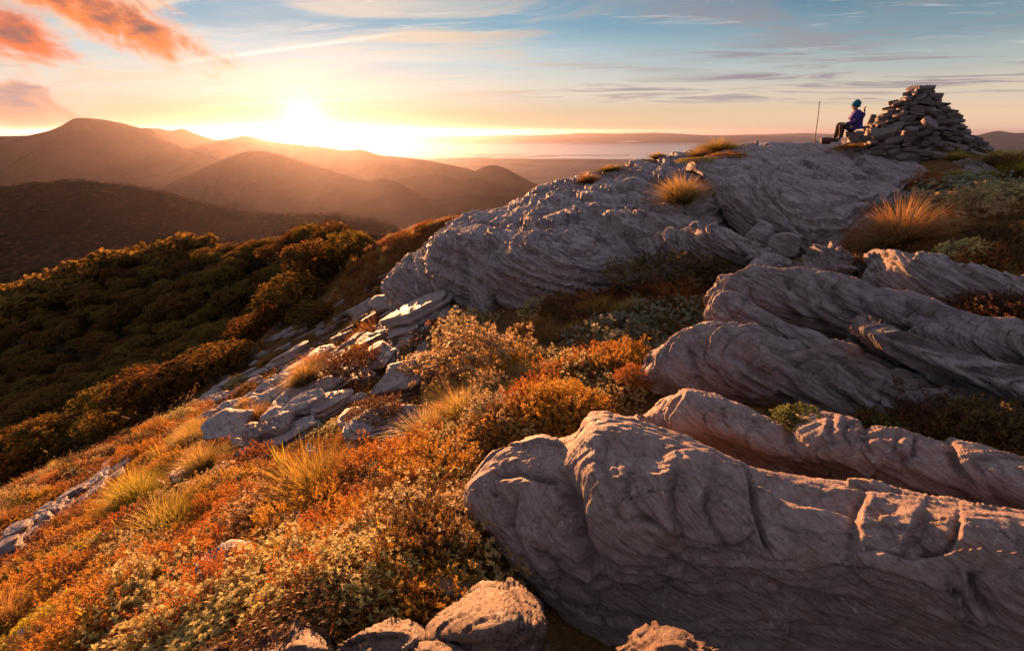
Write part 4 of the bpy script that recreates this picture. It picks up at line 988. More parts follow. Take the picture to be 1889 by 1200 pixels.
# ---------------------------------------------------------------- loose slabs and stones
def slab_mesh(name, seed, n_out=16, layers=4, chip=.10, dome=.05, flat=False):
    """unit slab: x, y in about -0.5..0.5, z 0..1: a broken polygon of stacked layers, each set in or out"""
    rng = np.random.RandomState(seed)
    nseg = n_out * 3
    th = np.linspace(0, 2 * math.pi, nseg, endpoint=False)
    k = rng.randint(5, 8)
    ca = np.sort(rng.uniform(0, 2 * math.pi, k) * .35 + np.linspace(0, 2 * math.pi, k, endpoint=False))
    r = np.full(nseg, 9.0)
    for a in ca:                                        # convex polygon from half planes
        d = rng.uniform(.34, .50)
        c = np.cos(th - a)
        r = np.where(c > .05, np.minimum(r, d / np.maximum(c, .05)), r)
    r = np.minimum(r, .58)
    circ = np.stack([np.cos(th), np.sin(th)], 1)
    rows = []
    for l in range(layers):
        z0, z1 = l / layers, (l + 1) / layers
        jag = fbm(np.column_stack([circ * 2.6, np.full(nseg, l * 5.1 + seed)]), 4, seed) + .8 * np.round(fbm(np.column_stack([circ * 1.3, np.full(nseg, l * 3.1 + seed)]), 2, seed + 3) * 2.5) / 2.5
        rl = r * (1 + chip * rng.randn() * .5 + chip * 1.1 * jag)
        sh = rng.randn(2) * .02
        for zz, s in ((z0 + .05 / layers, .965), (z1 - .16 / layers, 1.0), (z1, .965)):
            rows.append(np.stack([np.cos(th) * rl * s + sh[0], np.sin(th) * rl * s + sh[1], np.full(nseg, zz) + .10 / layers * fbm(np.column_stack([circ * 2, np.full(nseg, zz * 9 + seed)]), 2, seed)], 1))
    top = rows[-1]
    az = rng.uniform(0, 6.28)
    for s in ((.80, .60, .40, .20, .06) if not flat else (.7, .35)):
        x, y = top[:, 0] * s, top[:, 1] * s
        ss = (x * math.cos(az) + y * math.sin(az)) * 5 + .9 * fbm(np.column_stack([x * 4, y * 4, x * 0 + seed]), 3, seed + 9)
        z = 1 + dome * (1 - s) * .4 + (.14 * np.floor(ss) / 2.5 if not flat else 0) + .10 * fbm(np.column_stack([x * 7, y * 7, x * 0 + seed]), 2, seed + 5)
        rows.append(np.stack([x, y, z], 1))
    P = np.stack(rows, 1)                               # (nseg, rows, 3)
    q = grid_quads(nseg, P.shape[1], True)
    V = P.reshape(-1, 3)
    nr = P.shape[1]
    caps = [(i * nr + nr - 1, ((i + 1) % nseg) * nr + nr - 1, len(V)) for i in range(nseg)]
    V = np.vstack([V, V[nr - 1::nr].mean(0)[None]])
    me = mesh_np(name, V, q, caps, smooth=False)
    me.materials.append(M_slab)
    return me

SLABS = [slab_mesh('slab', 100 + i, 16, 3 + i % 4, chip=.11) for i in range(10)]

def frame_matrix(A, B, width, thick, roll=0.0, lift=0.0, up=(0, 0, 1)):
    """unit slab laid from A to B"""
    A, B = Vector(A), Vector(B)
    x = (B - A); L = x.length; x.normalize()
    y = Vector(up).cross(x).normalized()
    y = Matrix.Rotation(R(roll * .4 - 5), 3, x) @ y
    z = x.cross(y)
    c = (A + B) / 2 + z * lift
    m = Matrix((x * L, y * width, z * thick)).transposed().to_4x4()
    m.translation = c
    return m

def place_slab(label, a, b, width, thick, roll=0.0, lift=0.0, variant=0, group=None, name='slab', sink=.35, rise=(0.0, 0.0), mat=None):
    """lay a slab on the soil from pixel a to pixel b"""
    A, B = gpoint(*a), gpoint(*b)
    if A is None or B is None: return None
    A, B = A[0].copy(), B[0].copy()
    A[2] += rise[0]; B[2] += rise[1]
    me = SLABS[variant % len(SLABS)]
    o = bpy.data.objects.new(name, me); COL.objects.link(o)
    o.matrix_world = frame_matrix(A, B, width, thick, roll, lift - thick * sink)
    tag(o, label, 'rock', group)
    return o

PLACED = []
for rec in [
    # label, left end, right end, width m, thickness m, roll, lift, variant
    ('pale leaning slab with a bright striped top face, tilted over a dark hollow', (702, 765), (800, 696), .62, .30, 24, .22, 0),
    ('broad grey slab standing on edge below the leaning striped slab', (660, 838), (722, 775), .55, .16, 50, .18, 3),
    ('small grey triangular slab propped between two larger slabs', (640, 815), (694, 765), .40, .14, 42, .12, 5),
    ('wide split outcrop of sunlit layers in the middle of the slope', (500, 815), (606, 750), .95, .42, 12, .14, 1),
    ('thin upper sheet of the split outcrop with a lit front edge', (512, 780), (604, 736), .55, .16, 10, .50, 2),
    ('striped slab lying in the middle of the split outcrop', (540, 800), (632, 762), .50, .20, 12, .34, 4),
    ('pale broken slab at the right end of the split outcrop', (585, 792), (640, 752), .45, .20, 16, .22, 7),
    ('steep-fronted block at the left end of the split outcrop', (496, 838), (548, 806), .45, .46, 10, .12, 0),
    ('thin dark sheet jutting from the back of the split outcrop', (560, 768), (640, 730), .55, .14, 10, .36, 3),
    ('low slab wedged under the front of the split outcrop', (505, 832), (600, 800), .55, .22, 14, .10, 6),
    ('long pale slab pointing down the slope above the split outcrop', (520, 728), (612, 688), .85, .34, 16, .22, 4),
    ('short ribbed slab stacked beside the long pale slab', (558, 735), (612, 712), .75, .30, 18, .14, 7),
    ('small split stone at the lower tip of the long pale slab', (484, 755), (528, 735), .60, .26, 12, .10, 3),
    ('slab with a dark square end and a sunlit top, left of the split outcrop', (392, 832), (486, 790), .80, .34, 14, .18, 5),
    ('narrow dark slab in the gap beside the square-ended slab', (436, 832), (482, 806), .45, .22, 22, .12, 0),
    ('blocky upright stone with a pale flat cap, left of the split outcrop', (458, 852), (496, 828), .42, .42, 6, .18, 2),
    ('long sheet of schist sticking out beneath the sheer cliff', (722, 626), (858, 572), 1.15, .38, 14, .30, 4),
    ('dark underlayer slab tucked below the long sheet of schist', (728, 638), (790, 612), .80, .30, 12, .10, 1),
    ('bright flat slab lying left of the long sheet of schist', (682, 640), (724, 622), .70, .16, 6, .10, 6),
    ('flat lit slab catching glare at the top of the slope', (622, 590), (655, 578), .80, .14, 4, .10, 3),
    ('dark rounded slab beside the flat glaring slab', (650, 594), (690, 570), .70, .45, 16, .16, 0),
    ('pale slabs broken over a small ledge, high on the slope', (702, 588), (742, 560), .90, .40, 14, .16, 5),
    ('broken grey sheet just below the sheer cliff', (742, 576), (776, 552), .85, .32, 16, .22, 7),
    ('bright shard-like slab among brown shrubs', (636, 724), (706, 696), .55, .14, 12, .14, 1),
    ('cracked pale sheet lying above the bright shard', (716, 712), (758, 680), .52, .12, 16, .12, 2),
    ('jumbled dark slab between brown shrubs, upper middle of the slope', (690, 690), (742, 664), .65, .26, 18, .14, 6),
    ('thin pale shelf above the jumbled dark slab', (686, 668), (720, 655), .55, .14, 10, .22, 4),
    ('long streaked boulder end near the slope edge', (524, 680), (584, 650), 1.0, .40, 16, .20, 7),
    ('white glaring stone beside the streaked boulder', (588, 668), (606, 648), .62, .16, 8, .12, 3),
    ('blue-grey slab resting in shade right of the leaning slab', (738, 782), (770, 760), .34, .10, 24, .06, 5),
    ('small bluish slab half buried under the spiky tussock', (735, 845), (770, 828), .32, .10, 12, .05, 1),
    ('dark slab poking out of orange heath left of centre', (322, 918), (380, 878), .42, .16, 26, .12, 4),
    ('pale flat stone beside the yellow tussock on the path', (264, 916), (306, 902), .38, .10, 6, .06, 2),
    ('slaty stone under the lower yellow tussock', (208, 962), (250, 934), .45, .12, 10, .06, 6),
    ('folded purple rock breaking through the heath, lower left of centre', (378, 1128), (455, 1072), .42, .26, 30, .12, 0),
    ('cracked dark rock leaning beside the folded purple rock', (395, 1110), (432, 1070), .30, .18, 22, .16, 3),
    ('grey stone poking from brown heath at the bottom left edge', (66, 1205), (96, 1180), .22, .14, 12, .06, 5),
    ('bluish stone under brown heath at the bottom edge', (134, 1205), (162, 1182), .24, .14, 12, .06, 7),
]:
    lab, a, b, w, t, roll, lift, var = rec
    o = place_slab(lab, a, b, w, t, roll, lift, var)
    PLACED.append((o, a, b))

# the stepped path of flat stones running down to the left
prng = random.Random(5)
path_line = [(14, 1020), (70, 985), (120, 950), (165, 915), (200, 882), (240, 860)]
k = 0
for i in range(30):
    t = i / 29 * (len(path_line) - 1); j = min(int(t), len(path_line) - 2); f = t - j
    x = path_line[j][0] * (1 - f) + path_line[j + 1][0] * f + prng.uniform(-16, 16)
    y = path_line[j][1] * (1 - f) + path_line[j + 1][1] * f + prng.uniform(-9, 12)
    s = 10 + 12 * (1 - t / 5) * prng.random()
    place_slab('flat pale stone in the narrow stone steps at the left', (x - s, y + s * .35), (x + s, y - s * .35), prng.uniform(.22, .42), .09, prng.uniform(-2, 9), prng.uniform(.06, .15), prng.randrange(8), 'stones of the stepped strip', 'flat_stone')
# scattered small stones near the slope's upper edge and among the shrubs
for i in range(270):
    x = prng.uniform(380, 850); y = 850 - (x - 250) * .50 + prng.gauss(-8, 52)
    s = prng.uniform(6, 22) * (1.1 - .4 * (x - 400) / 450)
    place_slab('small loose schist flake lying among slope plants', (x - s, y + s * .5), (x + s, y - s * .5), prng.uniform(.15, .5), prng.uniform(.08, .2), prng.uniform(0, 30), prng.uniform(.02, .14), prng.randrange(8), 'loose flakes on the slope', 'flake')
# ---------------------------------------------------------------- plant materials
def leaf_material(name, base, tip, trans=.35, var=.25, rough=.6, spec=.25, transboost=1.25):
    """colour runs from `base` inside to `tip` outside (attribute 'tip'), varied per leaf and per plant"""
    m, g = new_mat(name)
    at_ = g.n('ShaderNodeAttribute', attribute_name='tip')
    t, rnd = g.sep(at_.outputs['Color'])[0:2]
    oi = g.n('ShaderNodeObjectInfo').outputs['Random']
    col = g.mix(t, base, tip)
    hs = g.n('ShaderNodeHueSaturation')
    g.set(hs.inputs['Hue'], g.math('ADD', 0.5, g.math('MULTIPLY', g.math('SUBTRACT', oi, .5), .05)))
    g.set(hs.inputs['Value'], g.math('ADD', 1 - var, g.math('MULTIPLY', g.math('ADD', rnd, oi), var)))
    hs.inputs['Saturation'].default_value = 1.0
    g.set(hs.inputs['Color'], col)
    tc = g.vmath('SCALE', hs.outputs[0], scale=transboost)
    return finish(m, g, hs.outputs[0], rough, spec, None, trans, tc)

ML = {
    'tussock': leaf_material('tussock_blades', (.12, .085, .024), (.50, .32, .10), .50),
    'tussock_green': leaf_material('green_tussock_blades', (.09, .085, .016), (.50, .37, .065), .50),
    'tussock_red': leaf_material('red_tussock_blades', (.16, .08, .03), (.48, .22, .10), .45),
    'spiky': leaf_material('spiky_blades', (.16, .13, .06), (.46, .36, .19), .35),
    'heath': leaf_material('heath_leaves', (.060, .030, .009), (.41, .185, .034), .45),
    'heath_dark': leaf_material('dark_heath_leaves', (.035, .020, .010), (.15, .075, .028), .35),
    'pale': leaf_material('pale_leaves', (.085, .055, .020), (.52, .40, .17), .36),
    'grey': leaf_material('grey_green_leaves', (.045, .045, .022), (.29, .29, .18), .25),
    'yellow': leaf_material('yellow_green_leaves', (.07, .04, .010), (.42, .31, .04), .42),
    'green': leaf_material('green_leaves', (.035, .040, .012), (.15, .16, .045), .35),
    'silver': leaf_material('silver_leaves', (.16, .13, .09), (.50, .44, .36), .15),
    'tree': leaf_material('beech_leaves', (.020, .015, .007), (.29, .160, .038), .54, .25, .9, .03),  # tip colour carries the sunlight on the crown tops
    'litter': leaf_material('dry_grass', (.13, .055, .018), (.40, .19, .055), .40),
}
m, g = new_mat('twig_bark')
M_twig = finish(m, g, g.mix(g.noise(g.n('ShaderNodeTexCoord').outputs['Object'], 30, 3), (.10, .075, .055), (.24, .19, .15)), .9, .1)

def set_tip(me, vals, rnd):
    a = me.color_attributes.new('tip', 'FLOAT_COLOR', 'POINT')
    c = np.ones((len(vals), 4), np.float32); c[:, 0] = vals; c[:, 1] = rnd; c[:, 2] = 0
    a.data.foreach_set('color', c.ravel())

def cross3(a, b): return np.cross(a, b)
def norm_rows(a): return a / np.maximum(np.linalg.norm(a, axis=-1, keepdims=True), 1e-9)

def leaves_np(base, dirs, nrm, length, width, fold=.15):
    """diamond leaves, 4 corners each"""
    side = norm_rows(np.cross(dirs, nrm))
    up = norm_rows(np.cross(side, dirs))
    L = length[:, None]; Wd = width[:, None]
    v0 = base
    v1 = base + dirs * L * .5 + side * Wd * .5 + up * L * fold * .3
    v2 = base + dirs * L - up * L * fold * .3
    v3 = base + dirs * L * .5 - side * Wd * .5 + up * L * fold * .3
    return np.stack([v0, v1, v2, v3], 1).reshape(-1, 3)

def quads_n(n): return np.arange(n * 4).reshape(n, 4)

def finish_leaves(name, V, tip, rnd, mat, extra=None):
    me = mesh_np(name, V, quads_n(len(V) // 4), smooth=False)
    set_tip(me, tip, rnd); me.materials.append(mat)
    return me

def blades_mesh(name, seed, n, h, spread, width, mat, droop=.35, seg=4, r0=.10, lean=(0, 0), stiff=1.6, hv=.35):
    """a tussock: n curved tapering blades from a tight base; unit: metres for a plant about h tall"""
    rng = np.random.RandomState(seed)
    az = rng.uniform(0, 2 * math.pi, n); rr = np.sqrt(rng.uniform(0, 1, n))
    base = np.stack([np.cos(az) * rr * r0, np.sin(az) * rr * r0, np.zeros(n)], 1)
    az2 = az + rng.randn(n) * .8
    out = np.stack([np.cos(az2), np.sin(az2), np.zeros(n)], 1)
    thatch = rng.uniform(0, 1, n) < .22                  # old bent-over blades
    ht = h * (1 - hv * rng.uniform(0, 1, n)) * (1 - .3 * rr) * np.where(thatch, .55, 1)
    sp = spread * (.15 + .85 * rr) * (.7 + .6 * rng.uniform(0, 1, n))
    sp = sp * np.where(thatch, 1.35, 1); drp = droop * rng.uniform(.5, 1.9, n) * np.where(thatch, 2.0, 1)
    side = np.stack([-np.sin(az2), np.cos(az2), np.zeros(n)], 1)
    side = norm_rows(side + .5 * rng.randn(n, 3) * [1, 1, .2])
    rows = []
    for k in range(seg + 1):
        t = k / seg
        p = base + out * (sp * t ** stiff)[:, None] + side * (.09 * h * t * t * np.sin(az * 7 + 3 * rr))[:, None] + np.array([lean[0], lean[1], 0])[None] * t ** 1.5
        p[:, 2] += ht * (t - np.minimum(drp * rr, .95) * t ** 2.4)
        w = width * (1 - t) ** .7 + width * .06
        rows.append(p + side * w * .5); rows.append(p - side * w * .5)
    V = np.stack(rows, 1)                                # (n, 2(seg+1), 3)
    m_ = 2 * (seg + 1)
    idx = np.arange(n)[:, None] * m_
    Q = np.concatenate([np.stack([idx[:, 0] + 2 * k, idx[:, 0] + 2 * k + 1, idx[:, 0] + 2 * k + 3, idx[:, 0] + 2 * k + 2], 1) for k in range(seg)])
    me = mesh_np(name, V.reshape(-1, 3), Q)
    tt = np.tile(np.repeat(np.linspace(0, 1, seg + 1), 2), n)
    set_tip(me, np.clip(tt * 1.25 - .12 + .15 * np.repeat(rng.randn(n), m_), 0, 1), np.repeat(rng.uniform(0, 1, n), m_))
    me.materials.append(mat)
    return me

def dome_points(rng, n, hgt, lump=.30, seed=0, inner=.0):
    """points on and just under a lumpy dome of radius about .5 and height hgt"""
    d = norm_rows(rng.randn(n, 3)); d[:, 2] = np.abs(d[:, 2]) * .95 + .02; d = norm_rows(d)
    lum = 1 + lump * fbm(d * 2.3 + seed * 9.1, 3, seed) + lump * .5 * fbm(d * 6.0 + seed, 2, seed + 7)
    r = .5 * lum * (1 - inner * rng.uniform(0, 1, n) ** 1.5)
    return d * r[:, None] * np.array([1, 1, hgt * 2])[None], d

def shrub_mesh(name, seed, mat, sprigs=300, per=10, leaf=.030, width=.014, hgt=.38, lump=.30, rosette=False, sprig=.07, inner=.35, clump=0.0):
    rng = np.random.RandomState(seed)
    C, d = dome_points(rng, sprigs, hgt, lump, seed, inner)
    depth = np.linalg.norm(C / np.array([1, 1, hgt * 2]), axis=1) / .5
    ax = norm_rows(d + np.array([0, 0, .5]) + .35 * rng.randn(sprigs, 3))
    n = sprigs * per
    A = np.repeat(ax, per, 0); Cb = np.repeat(C, per, 0)
    k = np.tile(np.arange(per), sprigs)
    rnd3 = norm_rows(rng.randn(n, 3))
    rad = norm_rows(rnd3 - (rnd3 * A).sum(1)[:, None] * A)
    if rosette:
        open_ = .35 + .75 * (k / per)
        dirs = norm_rows(A * (1.15 - open_)[:, None] + rad * open_[:, None])
        base = Cb - A * (k / per * sprig * .35)[:, None]
        nrm = A
    else:
        dirs = norm_rows(A * .7 + rad * .8)
        base = Cb - A * ((k + rng.uniform(0, 1, n)) / per * sprig)[:, None]
        nrm = norm_rows(A + .6 * rng.randn(n, 3))
    L = leaf * (.7 + .6 * rng.uniform(0, 1, n)); Wd = width * (.7 + .6 * rng.uniform(0, 1, n))
    V = leaves_np(base, dirs, nrm, L, Wd)
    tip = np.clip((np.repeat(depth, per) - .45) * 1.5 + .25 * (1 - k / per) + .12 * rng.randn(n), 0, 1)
    # twigs from the root to a number of sprigs
    me = finish_leaves(name, V, np.repeat(tip, 4), np.repeat(np.repeat(rng.uniform(0, 1, sprigs), per) * .6 + .4 * rng.uniform(0, 1, n), 4), mat)
    nt_ = min(60, sprigs)
    tips = C[:nt_]
    return me, twigs_mesh(name.replace('leaves', 'stem'), tips, rng)

def twigs_mesh(name, tips, rng, w=.012, mat=None, seg=3):
    V, Q = [], []
    for p in tips:
        mid = p * .5 + rng.randn(3) * .03; mid[2] = max(.02, mid[2] * .8)
        pts = [np.array([p[0] * .06, p[1] * .06, -.03]), mid, p * .97]
        s = norm_rows(np.cross(p, rng.randn(3))[None])[0]; s2 = norm_rows(np.cross(p, s)[None])[0]
        b = len(V)
        for i, q in enumerate(pts):
            ww = w * (1 - .38 * i)
            for a in (0, 2.094, 4.189): V.append(q + (s * math.cos(a) + s2 * math.sin(a)) * ww * .5)
        for i in range(2):
            for j in range(3):
                Q.append((b + i * 3 + j, b + i * 3 + (j + 1) % 3, b + i * 3 + 3 + (j + 1) % 3, b + i * 3 + 3 + j))
    me = mesh_np(name, V, Q); me.materials.append(mat or M_twig)
    return me

def rosette_mesh(name, seed, mat, n=18, L=.5, width=.10, rise=.55):
    """a clump of dagger leaves (half unit long)"""
    rng = np.random.RandomState(seed)
    V, Q, T = [], [], []
    for i in range(n):
        a = rng.uniform(0, 2 * math.pi); el = rng.uniform(.25, 1.35) * rise
        o = np.array([math.cos(a), math.sin(a), 0]); s = np.array([-math.sin(a), math.cos(a), 0])
        l = L * rng.uniform(.7, 1.1); b = len(V)
        for k in range(5):
            t = k / 4
            p = o * (.03 + l * t * math.cos(el * (1 - .35 * t))) + np.array([0, 0, l * math.sin(el) * t - .12 * l * t * t])
            w = width * (.55 + 1.4 * t * (1 - t)) * (1 - t ** 4) + .002
            up = np.array([0, 0, .22 * w])
            V += [p + s * w * .5 + up, p, p - s * w * .5 + up]; T += [min(1, .2 + t)] * 3
        for k in range(4):
            q = b + 3 * k
            Q += [(q, q + 1, q + 4, q + 3), (q + 1, q + 2, q + 5, q + 4)]
    me = mesh_np(name, V, Q)
    set_tip(me, np.array(T), np.random.RandomState(seed).uniform(0, 1, len(T))); me.materials.append(mat)
    return me

# ---------------------------------------------------------------- one of each kind (plants are unit sized, scaled when set out)
KIND = {}
def T_(mat, seeds, **kw): return [(blades_mesh('blades', s, mat=mat, **kw), None) for s in seeds]
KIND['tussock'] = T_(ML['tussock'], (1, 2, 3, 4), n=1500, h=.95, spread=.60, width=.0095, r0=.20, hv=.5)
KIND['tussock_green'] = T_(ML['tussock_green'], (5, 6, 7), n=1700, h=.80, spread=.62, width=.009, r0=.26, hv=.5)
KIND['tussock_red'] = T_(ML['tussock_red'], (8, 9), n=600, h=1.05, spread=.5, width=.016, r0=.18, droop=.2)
KIND['spiky'] = T_(ML['spiky'], (11, 12), n=320, h=.70, spread=.70, width=.022, r0=.06, droop=.55, stiff=1.05)
KIND['spear'] = T_(ML['tussock_green'], (14, 15), n=26, h=1.0, spread=.42, width=.055, r0=.10, droop=.15, stiff=1.3, hv=.5)
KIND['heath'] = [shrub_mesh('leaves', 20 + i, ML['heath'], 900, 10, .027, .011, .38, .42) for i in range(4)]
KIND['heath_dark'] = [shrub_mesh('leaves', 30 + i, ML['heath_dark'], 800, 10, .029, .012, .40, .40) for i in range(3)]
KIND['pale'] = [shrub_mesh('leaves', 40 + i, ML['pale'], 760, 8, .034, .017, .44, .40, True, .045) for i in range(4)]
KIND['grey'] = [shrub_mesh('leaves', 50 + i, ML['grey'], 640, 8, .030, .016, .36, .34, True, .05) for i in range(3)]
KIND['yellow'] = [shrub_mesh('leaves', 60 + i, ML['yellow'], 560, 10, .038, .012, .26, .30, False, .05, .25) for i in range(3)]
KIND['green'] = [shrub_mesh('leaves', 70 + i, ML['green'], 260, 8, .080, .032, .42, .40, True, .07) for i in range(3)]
KIND['silver'] = [(rosette_mesh('leaves', 80 + i, ML['silver']), None) for i in range(3)]
NAMES = {'tussock': ('tussock', 'tussock grass'), 'tussock_green': ('tussock', 'tussock grass'), 'tussock_red': ('tussock', 'tussock grass'), 'spiky': ('spiky_tussock', 'tussock grass'),
         'spear': ('spear_plant', 'plant'), 'heath': ('heath_shrub', 'shrub'), 'heath_dark': ('heath_shrub', 'shrub'), 'pale': ('pale_shrub', 'shrub'), 'grey': ('grey_shrub', 'shrub'),
         'yellow': ('yellow_shrub', 'shrub'), 'green': ('leafy_shrub', 'shrub'), 'silver': ('silver_rosette', 'plant')}
for k_ in KIND:                                          # twigs: shrubs show leaves and stem as parts
    pass
prnd = random.Random(77)
def slope_normal(p, e=.25):
    z = ground_z(np.array([p[0] - e, p[0] + e, p[0], p[0]]), np.array([p[1], p[1], p[1] - e, p[1] + e]))
    return Vector((-(z[1] - z[0]) / (2 * e), -(z[3] - z[2]) / (2 * e), 1)).normalized()

def plant(kind, P, size, label, group=None, hs=1.0, follow=.55, sx=1.0, variant=None, rotz=None, tilt=None):
    vs = KIND[kind]
    leaf, stem = vs[prnd.randrange(len(vs)) if variant is None else variant % len(vs)]
    nm, cat = NAMES[kind]
    n = Vector((0, 0, 1)).lerp(slope_normal(P), follow).normalized()
    if tilt is not None: n = (n + Vector(tilt)).normalized()
    q = n.to_track_quat('Z', 'Y').to_matrix() @ Matrix.Rotation(prnd.uniform(0, 6.28) if rotz is None else rotz, 3, 'Z')
    M4 = q.to_4x4() @ Matrix.Diagonal((size * sx, size, size * hs, 1))
    M4.translation = Vector(P) - n * .02 * size
    if stem is None:
        o = bpy.data.objects.new(nm, leaf); COL.objects.link(o); o.matrix_world = M4
    else:
        o = empty(nm); o.matrix_world = M4
        a = bpy.data.objects.new('leaves', leaf); COL.objects.link(a); a.parent = o
        b = bpy.data.objects.new('stem', stem); COL.objects.link(b); b.parent = o
    return tag(o, label, cat, group)
# ---------------------------------------------------------------- rocks as obstacles for planting
bpy.context.view_layer.update()
DG = bpy.context.evaluated_depsgraph_get()
def surface(P, top=4.0):
    """(point, name) of the first surface met straight below"""
    hit, loc, nrm, idx, ob, mtx = SC.ray_cast(DG, Vector((P[0], P[1], P[2] + top)), Vector((0, 0, -1)), distance=top + 30)
    return (np.array(loc), ob.name, nrm) if hit else (None, '', None)
def view_hit(px, py):
    """(point, depth, name) of what the camera sees at a photo pixel"""
    u, v = (px - 944.5) / F, (600 - py) / F
    d = Vector((u, CT + ST * v, -ST + CT * v))
    hit, loc, nrm, idx, ob, mtx = SC.ray_cast(DG, Vector((0, 0, 0)), d.normalized(), distance=400)
    if not hit: return None, 0, ''
    p = np.array(loc)
    return p, p[1] * CT - p[2] * ST, ob.name

